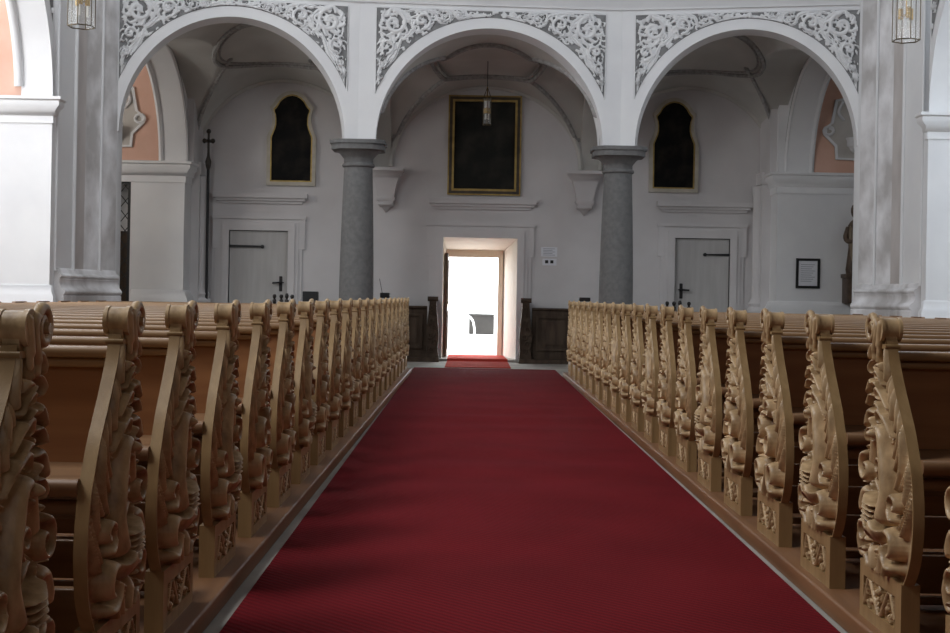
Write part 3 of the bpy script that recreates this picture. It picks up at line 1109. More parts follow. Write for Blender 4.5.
surround(-4.69, -3.56, 2.43, 0, (-5.0, -3.2), 'door_1', 2.95)
surround(3.85, 4.905, 2.43, 0, (3.49, 5.32), 'door_2', 2.93)
surround(-.585, .835, 2.365, 0, (-.87, 1.18), 'door_3', 2.91)
for (x0, x1), hx, lx, nm in (((-4.69, -3.56), (-4.74, -4.05), -3.69, 'left'), ((3.85, 4.905), (4.43, 5.0), 3.985, 'right')):
    root = empty('side_door', ((x0 + x1) / 2, WY, 0))
    mb = MB()
    mb.box(x0 + .012, x1 - .012, WY - .018, WY, 0.01, 2.418)
    mb.build('leaf', DOORW, root)
    mb = MB()
    for z in (2.12, .45):
        mb.prism([(hx[0], z - .022), (hx[1], z - .015), (hx[1] + .0, z + .02), (hx[0], z + .03)] if nm == 'left' else [(hx[0], z - .012), (hx[1], z - .025), (hx[1], z + .028), (hx[0], z + .012)], 'Y', WY - .055, WY - .018)
        xx = hx[0] if nm == 'left' else hx[1]
        mb.tube([(xx, WY - .055, z - .06), (xx, WY - .055, z + .06)], .022, 8)
        xx = hx[1] if nm == 'left' else hx[0]
        mb.tube([(xx, WY - .06, z), (xx, WY - .015, z)], .035, 8)
    mb.build('strap_hinge', IRON, root)
    mb = MB()
    mb.rbox(lx - .03, lx + .03, WY - .03, WY - .018, 1.27, 1.56, .012, 'Y')
    d = -1 if nm == 'left' else 1
    mb.tube([(lx, WY - .02, 1.44), (lx, WY - .09, 1.44), (lx + d * .15, WY - .09, 1.43)], .018, 8)
    mb.tube([(lx - .06, WY - .045, 1.44), (lx + .06, WY - .045, 1.44)], .012, 6)
    mb.build('handle', IRON, root)
    mb = MB()
    mb.ring(rect(x0, x1, .01, 2.43), rect(x0 + .012, x1 - .012, .02, 2.418), 'Y', WY - .012, WY)
    mb.build('frame_gap', IRON, root)
    root['kind'] = 'structure'
    root['label'] = 'grey painted %s side door with black strap hinge and handle' % nm

# open door leaf, folded back against the left reveal
root = empty('entrance_door', (-.50, 26.55, .06))
mb = MB()
mb.box(-.555, -.50, 25.62, 26.6, .06, 2.08)
mb.build('leaf', mat('brown_entrance_door', (.10, .065, .04), .5, (.15, .10, .06), 3, stretch=(5, 5, .6)), root)
mb = MB()
for za, zb_ in ((.2, .95), (1.1, 1.95)):
    mb.box(-.50, -.485, 25.74, 26.48, za, zb_)
mb.build('panel', mat('brown_door_panel', (.15, .095, .055), .5), root)
mb = MB()
mb.tube([(-.5, 25.72, 1.1), (-.43, 25.72, 1.1), (-.43, 25.86, 1.1)], .014, 8)
mb.box(-.50, -.492, 25.69, 25.75, 1.0, 1.2)
mb.build('handle', BRASS, root)
root['kind'] = 'structure'
root['label'] = 'brown wooden entrance door standing open against the left reveal'
# inner door frame
mb = MB()
mb.box(.50, .60, 26.58, 26.70, .045, 2.03)
mb.box(-.56, -.50, 26.60, 26.70, .045, 2.03)
mb.box(-.56, .60, 26.58, 26.70, 2.03, 2.18)
mb.build('door_frame', mat('tan_door_frame', (.82, .72, .58), .6, (.86, .77, .64), 3), kind='structure')

# notices by the door
root = empty('notice_sheet', (1.45, WY, 2.02))
mb = MB()
mb.box(1.29, 1.60, WY - .008, WY, 2.03, 2.21)
mb.build('sheet', PAPER, root)
mb = MB()
for k in range(5):
    mb.box(1.33, 1.56 - .05 * (k % 2), WY - .0095, WY - .0078, 2.175 - .03 * k, 2.184 - .03 * k)
mb.build('printed_lines', INK, root)
tag(root, 'small white printed sheet on the rear wall right of the doorway', 'notice')
root = empty('switch_plate', (1.45, WY, 1.86))
mb = MB()
mb.rbox(1.32, 1.59, WY - .015, WY, 1.86, 1.99, .01, 'Y')
mb.build('plate', PAPER, root)
for xx in (1.40, 1.50):
    mb = MB()
    mb.box(xx - .03, xx + .03, WY - .022, WY - .014, 1.90, 1.96)
    mb.build('rocker', IRON, root)
tag(root, 'white switch plate with two dark switches below the printed sheet', 'switch')

# wall benches with dark wainscot and carved ends


def carved_post(cx, y, z0, H, root, m):
    prof = [(0, .115), (.08, .115), (.09, .10), (.18, .10), (.3, .115), (.42, .115), (.55, .10), (.7, .085), (.85, .07), (.93, .06), (1.0, .075)]
    mb = MB()
    poly = [(cx + lerp(prof, t), z0 + t * H) for t in np.linspace(0, 1, 24)]
    poly += [(2 * cx - a, b) for a, b in poly[::-1]]
    mb.prism(poly, 'Y', y, y + .5)
    mb.tube([(cx - .10, y + .02, z0 + H), (cx + .10, y + .02, z0 + H)], .045, 12)
    o = mb.build('bench_end', m, root)
    st = []
    for k in range(7):
        zz = .14 + .12 * k
        sg = 1 if k % 2 else -1
        st.append(dict(p=spiral(sg * .03, zz, .06, .01, 0, sg * 1.2, 18), w=[.018, .012], a=.03))
        st.append(dict(p=[(-sg * .09, zz + .05), (-sg * .04, zz)], w=[.028, .01], a=.025))
    tq = np.linspace(-.115, .115, 30)
    hh = np.linspace(.02, .99, 110)
    Qg, Hg = np.meshgrid(tq, hh)
    wv = np.array([lerp(prof, t) for t in hh]) / .115
    Zg = raster(Qg, Hg, st)
    Qg = Qg * wv[:, None]
    mb = MB()
    relief_mesh(mb, Qg, Hg * H, Zg, Zg > .006, lambda q, h, n: (cx + q, y - n, z0 + h), back=0.0)
    mb.build('carving', m, o)


for x0, x1, nm, ex_ in ((-3.15, -.86, 'left', -.75), (1.12, 3.5, 'right', 1.0)):
    root = empty('wall_bench', ((x0 + x1) / 2, 24.9, 0))
    yp = WY - .42
    mb = MB()
    mb.box(x0, x1, yp, yp + .05, 0.08, 1.00)
    mb.rbox(x0, x1, yp - .04, yp + .08, 1.00, 1.045, .015, 'X')
    n = 3
    for k in range(n):
        a = x0 + (x1 - x0) * k / n
        b = x0 + (x1 - x0) * (k + 1) / n
        mb.ring(rect(a + .08, b - .08, .24, .90), rect(a + .13, b - .13, .29, .85), 'Y', yp - .03, yp)
        mb.box(a + .19, b - .19, yp - .018, yp, .35, .79)
    mb.build('front_panel', DARKW, root)
    mb = MB()
    mb.box(x0, x1, yp + .05, WY - .01, .42, .46)
    mb.build('seat', DARKW, root)
    mb = MB()
    mb.box(x0 - (.0 if nm == 'left' else .24), x1 + (.24 if nm == 'left' else 0), WY - .66, WY - .01, 0, .08)
    mb.build('plinth', DARKW, root)
    carved_post(ex_, WY - .58, .08, 1.10, root, DARKW)
    tag(root, 'dark panelled wall bench with carved end, %s of the doorway' % nm, 'bench', 'dark benches along the rear wall')

# framed notice and statue on the right frontal wall
root = empty('framed_notice', (6.16, YS, 1.5))
mb = MB()
mb.ring(rect(5.94, 6.38, 1.50, 2.05), rect(5.985, 6.335, 1.545, 2.005), 'Y', YS - .03, YS)
mb.build('frame', IRON, root)
mb = MB()
mb.box(5.98, 6.34, YS - .012, YS, 1.54, 2.01)
mb.build('sheet', PAPER, root)
mb = MB()
for k in range(9):
    mb.box(6.03, 6.29 - .03 * (k % 3), YS - .0135, YS - .0118, 1.93 - .038 * k, 1.939 - .038 * k)
mb.build('printed_lines', INK, root)
tag(root, 'printed notice in black frame on the white wall right of the side door', 'notice')

root = empty('statue', (6.98, YS - .2, 1.24))
mb = MB()
mb.rbox(6.79, 7.17, YS - .36, YS - .012, 1.24, 1.70, .02, 'Z')
mb.rbox(6.76, 7.20, YS - .40, YS - .012, 1.70, 1.77, .02, 'Z')
mb.build('console', FIGURE, root)
mb = MB()
cx, cy = 6.98, YS - .19
prof = [(.15, 1.77), (.16, 1.85), (.145, 2.05), (.13, 2.25), (.14, 2.42), (.15, 2.55), (.145, 2.66), (.10, 2.73), (.055, 2.77), (.05, 2.80), (.075, 2.84), (.088, 2.90), (.085, 2.97), (.06, 3.03), (.02, 3.06)]
vs = []
SEG = 28
for r, z in prof:
    for k in range(SEG):
        t = 2 * PI * k / SEG
        fold = 1 + (.10 * math.sin(7 * t + z * 3) if z < 2.5 else 0)
        vs.append((cx + r * fold * math.cos(t) * 1.05 + .02 * math.sin((z - 1.77) * 3), cy + r * fold * math.sin(t) * .8, z))
fs = [(i * SEG + k, i * SEG + (k + 1) % SEG, (i + 1) * SEG + (k + 1) % SEG, (i + 1) * SEG + k) for i in range(len(prof) - 1) for k in range(SEG)]
mb.add(vs, fs, True)
mb.add(vs[:SEG], [tuple(range(SEG - 1, -1, -1))])
mb.tube(catmull([(cx - .13, cy, 2.62), (cx - .19, cy - .04, 2.42), (cx - .12, cy - .13, 2.36), (cx - .02, cy - .16, 2.42)], 5), [.055] * 5 + [.05] * 6 + [.035] * 5, 10)
mb.tube(catmull([(cx + .13, cy, 2.62), (cx + .18, cy - .04, 2.42), (cx + .10, cy - .14, 2.34), (cx + .02, cy - .17, 2.38)], 5), [.055] * 5 + [.05] * 6 + [.035] * 5, 10)
fig = mb.build('figure', FIGURE, root)
mb = MB()
mb.tube(catmull([(cx - .11, cy - .05, 2.64), (cx - .12, cy - .11, 2.45), (cx - .10, cy - .12, 2.2), (cx - .07, cy - .11, 2.0)], 5), [.02, .03, .035, .04, .04, .04, .045, .045, .045, .045, .04, .04, .04, .035, .03, .02], 8)
mb.build('mantle', BEIGEFIG, root)
tag(root, 'dark carved statue of a robed person on a wall console', 'statue')

# iron lattice gate in the left frontal wall
root = empty('lattice_gate', (-6.9, YS + .06, 0.0))
gx0, gx1, gz0, gz1 = -7.44, -6.35, 0.0, 3.24
mb = MB()
mb.ring(rect(gx0, gx1, gz0, gz1), rect(gx0 + .05, gx1 - .05, gz0 + .05, gz1 - .05), 'Y', YS + .03, YS + .09)
mb.build('frame', IRON, root)
mb = MB()
w, h = gx1 - gx0, gz1 - gz0
stp = .22
for k in range(-20, 20):
    for sg in (1, -1):
        # lines x = x0 + t, z = k*stp*1.3 + sg*t*1.3
        pts = []
        for x in (gx0 + .04, gx1 - .04):
            pts.append((x, k * stp * 1.25 + sg * (x - gx0) * 1.25))
        (xa, za), (xb, zb_) = pts
        lo, hi = gz0 + .04, gz1 - .04
        if max(za, zb_) < lo or min(za, zb_) > hi:
            continue
        m_ = (zb_ - za) / (xb - xa)

        def cl(x, z):
            if z < lo:
                return (x + (lo - z) / m_, lo)
            if z > hi:
                return (x + (hi - z) / m_, hi)
            return (x, z)
        p, q = cl(xa, za), cl(xb, zb_)
        mb.tube([(p[0], YS + .06, p[1]), (q[0], YS + .06, q[1])], .009, 5)
mb.build('lattice', IRON, root)
root['kind'] = 'structure'
root['label'] = 'black iron lattice gate in the white wall'

mb = MB()
mb.rbox(-7.38, -6.42, YS + .50, YS + .95, 0, 2.35, .1, 'Y')
o = mb.build('niche_dark_backing', DARKW, kind='structure')  # dark panel added to make the recess behind the lattice look dark
# cartouches and small consoles in the lunettes
for s, cx in ((-1, -7.05), (1, 7.35)):
    pts = [(.0, 5.05), (.52, 5.03), (.74, 4.98), (.78, 4.75), (.82, 4.55), (.94, 4.46), (.95, 4.33), (.84, 4.22), (.74, 4.12), (.72, 3.88), (.0, 3.86)]
    full = [(cx + a, b) for a, b in pts] + [(cx - a, b) for a, b in pts[::-1][1:-1]]
    inn = [(cx + (a - cx) * .94, 4.45 + (b - 4.45) * .94) for a, b in full]
    mb = MB()
    mb.prism(full, 'Y', YS - .01, YS + .03)
    pan = mb.build('trim_%d' % tn, BEIGE, kind='structure')
    tn += 1
    mb = MB()
    mb.ring(full, inn, 'Y', YS - .04, YS - .008)
    for a in (-1, 1):
        mb.tube([(cx + a * .86 + .09 * math.cos(k * .6), YS - .03, 4.40 + .09 * math.sin(k * .6) * (1 - k * .03)) for k in range(14)], .03, 6)
        mb.tube(catmull([(cx + a * .6, YS - .03, 4.95), (cx + a * .68, YS - .04, 4.75), (cx + a * .58, YS - .03, 4.6)], 5), .028, 6)
    mb.build('border', STUCCO, pan)
    bx = -6.62 if s < 0 else 6.93
    root = empty('wall_console', (bx, YS, 3.98))
    mb = MB()
    mb.lathe([(.02, 4.0), (.07, 4.05), (.09, 4.10)], (bx, YS - .14, 0), 14)
    mb.build('bracket', IRON if s < 0 else PLASTER, root)
    mb = MB()
    mb.lathe([(.10, 4.10), (.13, 4.13), (.13, 4.22), (.15, 4.25), (.15, 4.27)], (bx, YS - .14, 0), 14)
    mb.build('shelf', PLASTER, root)
    tag(root, 'small white wall console against the salmon lunette, far %s' % ('left' if s < 0 else 'right'), 'console')

# processional cross pole
root = empty('cross_pole', (-5.04, 24.85, 0))
mb = MB()
mb.tube([(-5.04, 24.85, 0), (-5.055, 24.85, 3.62)], .026, 10)
mb.build('pole', IRON, root)
mb = MB()
mb.lathe([(.03, 3.55), (.05, 3.62), (.06, 3.70), (.03, 3.80), (.02, 3.9)], (-5.055, 24.85, 0), 12)
mb.build('knop', mat('dark_bronze', (.05, .04, .03), .4), root)
mb = MB()
mb.box(-5.075, -5.035, 24.835, 24.865, 3.88, 4.26)
mb.box(-5.13, -4.98, 24.835, 24.865, 4.06, 4.12)
for x, z in ((-5.135, 4.09), (-4.975, 4.09), (-5.055, 4.27)):
    mb.lathe([(.01, -.045), (.04, -.02), (.045, .01), (.03, .04), (.005, .05)], (x, 24.85, z), 10)
mb.build('crucifix', mat('dark_bronze', (.05, .04, .03), .4), root)
tag(root, 'tall dark processional cross on a pole beside the left side door', 'cross')

# ------------------------------------------------------------------ lanterns


def lantern(cx, cy, zb, r, h, ztop, label, name='hanging_lantern'):
    root = empty(name, (cx, cy, zb))
    ang = [PI / 6 + k * PI / 3 for k in range(6)]
    P6 = [(cx + r * math.cos(a), cy + r * math.sin(a)) for a in ang]
    mb = MB()
    for k in range(6):
        a, b = P6[k], P6[(k + 1) % 6]
        mb.quad((a[0], a[1], zb), (b[0], b[1], zb), (b[0], b[1], zb + h), (a[0], a[1], zb + h))
    mb.build('glass', GLASS, root)
    mb = MB()
    for k in range(6):
        a, b = P6[k], P6[(k + 1) % 6]
        mb.tube([(*a, zb), (*a, zb + h)], .006, 6)
        for z in (zb, zb + h):
            mb.tube([(*a, z), (*b, z)], .008, 6)
        mb.tube([(*a, zb + h), (cx, cy, zb + h + .2)], .006, 6)
    mb.build('frame', DARKBRASS, root)
    for k in range(3):
        a = k * 2 * PI / 3 + .5
        x, y = cx + r * .42 * math.cos(a), cy + r * .42 * math.sin(a)
        mb = MB()
        mb.lathe([(.028, zb + h * .42), (.032, zb + h * .44), (.032, zb + h * .62), (.028, zb + h * .64)], (x, y, 0), 10)
        mb.tube([(x, y, zb + h * .5), (cx, cy, zb + h * .5)], .012, 6)
        sl = mb.build('candle_sleeve', BRASS, root)
        mb = MB()
        mb.tube([(x, y, zb + h * .20), (x, y, zb + h * .42)], .012, 8)
        mb.tube([(x, y, zb + h * .64), (x, y, zb + h * .9)], .018, 8)
        mb.build('candle', CANDLE, sl)
    mb = MB()
    mb.tube([(cx, cy, zb + h * .45), (cx, cy, zb + h + .2)], .012, 6)
    mb.build('stem', BRASS, root)
    mb = MB()
    mb.tube([(cx, cy, zb + h + .2), (cx, cy, ztop)], .008, 6)
    mb.build('chain', IRON, root)
    tag(root, label, 'lantern', 'glass lanterns')


lantern(-4.83, 16, 4.44, .165, .62, 12.0, 'six-sided glass lantern with brass candle fitting hanging by the left pier')
lantern(5.22, 16, 4.45, .165, .62, 12.0, 'six-sided glass lantern with brass candle fitting hanging by the right pier')
lantern(.19, 23.2, 4.28, .08, .46, 5.40, 'small glass lantern hanging in front of the large painting')

# ------------------------------------------------------------------ small things behind the pews
POSTM = mat('dark_turned_wood', (.03, .026, .024), .45)
lp = [(-3.37, 'leftmost'), (-3.255, 'second from left'), (-3.16, 'third from left'), (-3.07, 'rightmost')]
rp = [(3.30, 'leftmost'), (3.415, 'second from left'), (3.515, 'third from left'), (3.67, 'rightmost')]
for side, lst in (('left', lp), ('right', rp)):
    for k, (x, w_) in enumerate(lst):
        mb = MB()
        hgt = 1.215 if k != 2 else 1.235
        mb.lathe([(.036, 0), (.036, .03), (.02, .06), (.018, 1.05), (.032, 1.07), (.034, 1.12), (.016, 1.14), (.03, 1.165), (.034, 1.19), (.02, hgt)], (x, 22.3, 0), 12)
        o = mb.build('turned_post', POSTM)
        tag(o, 'dark turned post, %s of four before the %s side door' % (w_, side), 'post', 'dark posts before the %s side door' % side)
for x, w, h, lab, aer in ((-2.77, .25, .19, 'larger black box on a stand between left side door and column', False), (-1.50, .16, .09, 'small black box with thin aerial right of the left column', True), (1.90, .19, .07, 'low black box above the pew ends left of the right column', False)):
    y = 22.4
    root = empty('black_box', (x, y, 0))
    zt = {-2.77: 1.275, -1.50: 1.275, 1.90: 1.255}[x]
    mb = MB()
    mb.rbox(x - w / 2, x + w / 2, y - .1, y + .1, zt - h, zt, .012, 'Y')
    mb.build('body', IRON, root)
    mb = MB()
    mb.tube([(x, y, 0.02), (x, y, zt - h)], .018, 8)
    mb.lathe([(.14, 0), (.14, .02), (.02, .035)], (x, y, 0), 16)
    mb.build('stand', IRON, root)
    if aer:
        mb = MB()
        mb.tube([(x - .05, y, zt), (x - .10, y, zt + .24)], .005, 6)
        mb.build('aerial', IRON, root)
    tag(root, lab, 'box')

# ------------------------------------------------------------------ pews
FR = [(.19, .455), (.21, .465), (.25, .505), (.32, .54), (.42, .555), (.50, .55), (.60, .525), (.73, .45), (.85, .35), (.95, .275), (1.02, .245), (1.04, .245)]
BK = [(.19, .035), (.21, .035), (.40, .05), (.60, .085), (.80, .108), (.96, .122), (1.04, .125)]


def smooth_tab(tab):
    xs = np.linspace(tab[0][0], tab[-1][0], 80)
    ys = np.interp(xs, [p[0] for p in tab], [p[1] for p in tab])
    for _ in range(6):
        ys[1:-1] = (ys[:-2] + 2 * ys[1:-1] + ys[2:]) / 4
    return list(zip(xs, ys))


FR, BK = smooth_tab(FR), smooth_tab(BK)
fq = lambda h: float(lerp(FR, h))
bq = lambda h: float(lerp(BK, h))


def body_strokes(swan):
    st = []
    # drop leaves forming the ragged rear edge
    for k, h in enumerate(np.linspace(.985, .30, 12)):
        b = bq(h)
        sc = (.8 + .7 * (1 - h)) * (1, .72, 1.2, .85, 1.25, .7, 1.1)[k % 7]
        h = h + (0, .012, -.01, .008)[k % 4]
        st.append(dict(p=catmull([(b + .055 * sc, h + .02), (b + .012, h + .025 * sc), (b - .012 * sc, h - .012 * sc), (b - .002, h - .045 * sc), (b + .03 * sc, h - .04 * sc)], 5), w=[.008, .016 * sc, .018 * sc, .012 * sc, .005], a=.042))
        st.append(dict(p=[(b + .045 * sc, h - .005), (b + .06 * sc, h - .035 * sc)], w=[.016 * sc, .007], a=.028))
    # central stem
    st.append(dict(p=catmull([(.19, .99), (.185, .90), (.21, .82), (.20, .74), (.17, .66), (.15, .56), (.16, .47)], 8), w=[.010, .016, .018, .018, .014], a=.042))
    for h, sg in ((.93, 1), (.87, -1), (.80, 1), (.73, -1)):
        c = .195
        st.append(dict(p=catmull([(c, h - .04), (c + sg * .02, h), (c + sg * .045, h + .012), (c + sg * .06, h - .012)], 5), w=[.008, .015, .013, .004], a=.050))
    # acanthus along the front edge: long flowing ribs that leave the field and come to lie along the edge
    rnd = random.Random(11 if swan else 12)
    for n_, h0 in enumerate(np.arange(.225, .86, .052)):
        up = (.40 - .22 * max(0, (h0 - .4)) / .45) + rnd.uniform(-.02, .02)
        h1 = min(1.0, h0 + up)
        si = (.60 if h0 < .50 else .50) + rnd.uniform(-.04, .04)
        pts = []
        for k in range(14):
            t = k / 13
            h = h0 + (h1 - h0) * t
            sv = si + (.955 - si) * (1 - (1 - t) ** 2.2)
            pts.append((bq(h) + (fq(h) - bq(h)) * sv, h))
        # curled foot of the leaf
        q0 = pts[0][0]
        sc = .55 + .45 * min(1, (fq(h0) - bq(h0)) / .45)
        pts = [(q0 + .030 * sc, h0 + .020), (q0 + .022 * sc, h0 - .012), (q0 + .004, h0 - .020)] + pts
        st.append(dict(p=pts, w=[.006, .013 * sc, .0135 * sc, .012 * sc, .011 * sc, .006], a=.030 + rnd.uniform(-.004, .006), m=.0065))
    # large hooked leaves turning over into the field
    for h0, sc in (((.80, .8), (.875, .65), (.93, .45)) if swan else ((.70, .95), (.80, .8), (.875, .65), (.93, .45))):
        wd = (fq(h0) - bq(h0))
        for j_ in range(2):
            e = .034 * j_ * sc
            pts = [(fq(h0 - .13 * sc) - wd * .40 - e, h0 - .13 * sc - e * .3), (fq(h0 - .06 * sc) - wd * .42 - e, h0 - .06 * sc - e * .4), (fq(h0) - wd * .52 - e, h0 - e * .9), (fq(h0) - wd * .64 - e * .6, h0 - .012 * sc - e), (fq(h0) - wd * .70 - e * .2, h0 - .05 * sc - e * .8), (fq(h0) - wd * .64, h0 - .078 * sc - e * .4)]
            st.append(dict(p=catmull(pts, 6), w=[.006, .015 * sc + .002, .017 * sc + .002, .013 * sc + .001, .006], a=.050 - .010 * j_))
    # bottom volutes and foot leaves
    st.append(dict(p=spiral(.405, .325, .075, .010, -PI * .4, -1.5, 34), w=[.020, .020, .013], a=.060))
    st.append(dict(p=spiral(.115, .325, .068, .010, -PI * .6, 1.4, 34), w=[.019, .019, .012], a=.058))
    st.append(dict(p=[(.405, .325), (.407, .327)], w=[.02, .02], a=.045))
    for x0_, x1_, h1 in ((.20, .16, .30), (.24, .23, .33), (.28, .31, .31), (.33, .36, .25), (.15, .10, .25)):
        st.append(dict(p=catmull([(x0_, .215), ((x0_ + x1_) / 2, (h1 + .215) / 2 + .01), (x1_, h1)], 5), w=[.020, .020, .006], a=.048))
    if swan:
        st.append(dict(p=spiral(.115, .56, .055, .008, PI * .5, 1.3, 28), w=[.017, .012], a=.056))
        st.append(dict(p=spiral(.43, .47, .05, .008, -PI * .5, -1.2, 28), w=[.016, .011], a=.056))
        st.append(dict(p=catmull([(.335, .44), (.30, .385), (.24, .375), (.18, .41), (.12, .46)], 7), w=[.030, .066, .074, .055, .012], a=.078, m=.010))
        st.append(dict(p=catmull([(.325, .42), (.345, .50), (.325, .58), (.30, .645), (.285, .69), (.255, .715), (.225, .70), (.215, .67)], 7), w=[.040, .030, .026, .024, .024, .026, .022], a=.068, m=.009))
        st.append(dict(p=[(.222, .695), (.214, .665)], w=[.026, .018], a=.072, m=.001))
        st.append(dict(p=[(.212, .668), (.200, .625)], w=[.013, .004], a=.052, m=.006))
        for k in range(4):
            st.append(dict(p=catmull([(.285 - .012 * k, .445 - .022 * k), (.235 - .012 * k, .452 - .018 * k), (.165 - .004 * k, .478 - .028 * k)], 6), w=[.008, .013, .006], a=.086 - .002 * k, m=.0005))
        st.append(dict(p=spiral(.215, .575, .046, .008, -PI * .5, 1.3, 28), w=[.014, .010], a=.040))
        st.append(dict(p=catmull([(.265, .47), (.245, .50), (.20, .525), (.165, .515)], 6), w=[.010, .015, .012, .004], a=.040))
        st.append(dict(p=[(.255, .33), (.25, .23)], w=[.016, .012], a=.03))
    else:
        st.append(dict(p=catmull([(.25, .22), (.30, .34), (.24, .44), (.16, .50), (.18, .60), (.27, .63), (.29, .72), (.22, .78)], 8), w=[.024, .024, .022, .018, .010], a=.058))
        st.append(dict(p=spiral(.32, .475, .07, .010, PI * .5, -1.5, 34), w=[.022, .020, .012], a=.060))
        st.append(dict(p=spiral(.15, .545, .055, .008, -PI * .5, 1.4, 30), w=[.018, .012], a=.058))
        st.append(dict(p=spiral(.30, .635, .048, .008, PI, -1.4, 28), w=[.016, .011], a=.056))
        st.append(dict(p=[(.32, .475), (.322, .477)], w=[.024, .024], a=.05))
        for k in range(8):
            a = k * PI / 4
            st.append(dict(p=[(.235 + .02 * math.cos(a), .40 + .02 * math.sin(a)), (.235 + .055 * math.cos(a + .3), .40 + .055 * math.sin(a + .3))], w=[.018, .006], a=.034))
    return st


NS, NHB = 128, 330
ss = np.linspace(-.16, .986, NS)
hh = np.linspace(.212, 1.012, NHB)
fa = np.array([fq(h) for h in hh])
ba = np.array([bq(h) for h in hh])
QG = ba[:, None] + (fa - ba)[:, None] * ss[None, :]
HG = np.tile(hh[:, None], (1, NS))
SG = np.tile(ss[None, :], (NHB, 1))
RELIEF = {}
for sw in (True, False):
    Z = raster(QG, HG, body_strokes(sw), .0055) * 1.15
    for _ in range(3):
        Zp = np.pad(Z, 1, mode='edge')
        Z = (Zp[:-2, 1:-1] + Zp[2:, 1:-1] + Zp[1:-1, :-2] + Zp[1:-1, 2:] + 2 * Z) / 6
    inside = SG > -.005
    keep = (inside) | (Z > .008)
    Zt = np.where(inside, np.maximum(Z, .0), Z)
    RELIEF[sw] = (Zt, keep & ((Z > .002) | (SG < 2)))

bq_s = []
for cx, sg in ((.10, 1), (.22, -1), (.34, 1)):
    bq_s.append(dict(p=spiral(cx, .10, .05, .008, sg * PI / 2, sg * 1.3, 26), w=[.014, .011], a=.020))
    for k in range(6):
        a = k * PI / 3 + .3
        bq_s.append(dict(p=[(cx + .035 * math.cos(a), .10 + .035 * math.sin(a)), (cx + .062 * math.cos(a + .4), .10 + .058 * math.sin(a + .4))], w=[.014, .005], a=.017))
bq_s.append(dict(p=catmull([(.05, .06), (.10, .155), (.16, .10), (.22, .045), (.28, .10), (.34, .155), (.40, .07)], 7), w=.012, a=.018, r=0))
BQ, BH = np.meshgrid(np.linspace(.048, .402, 80), np.linspace(.048, .152, 34))
BZ = raster(BQ, BH, bq_s, .003)

PLAT = .08
TH = .040


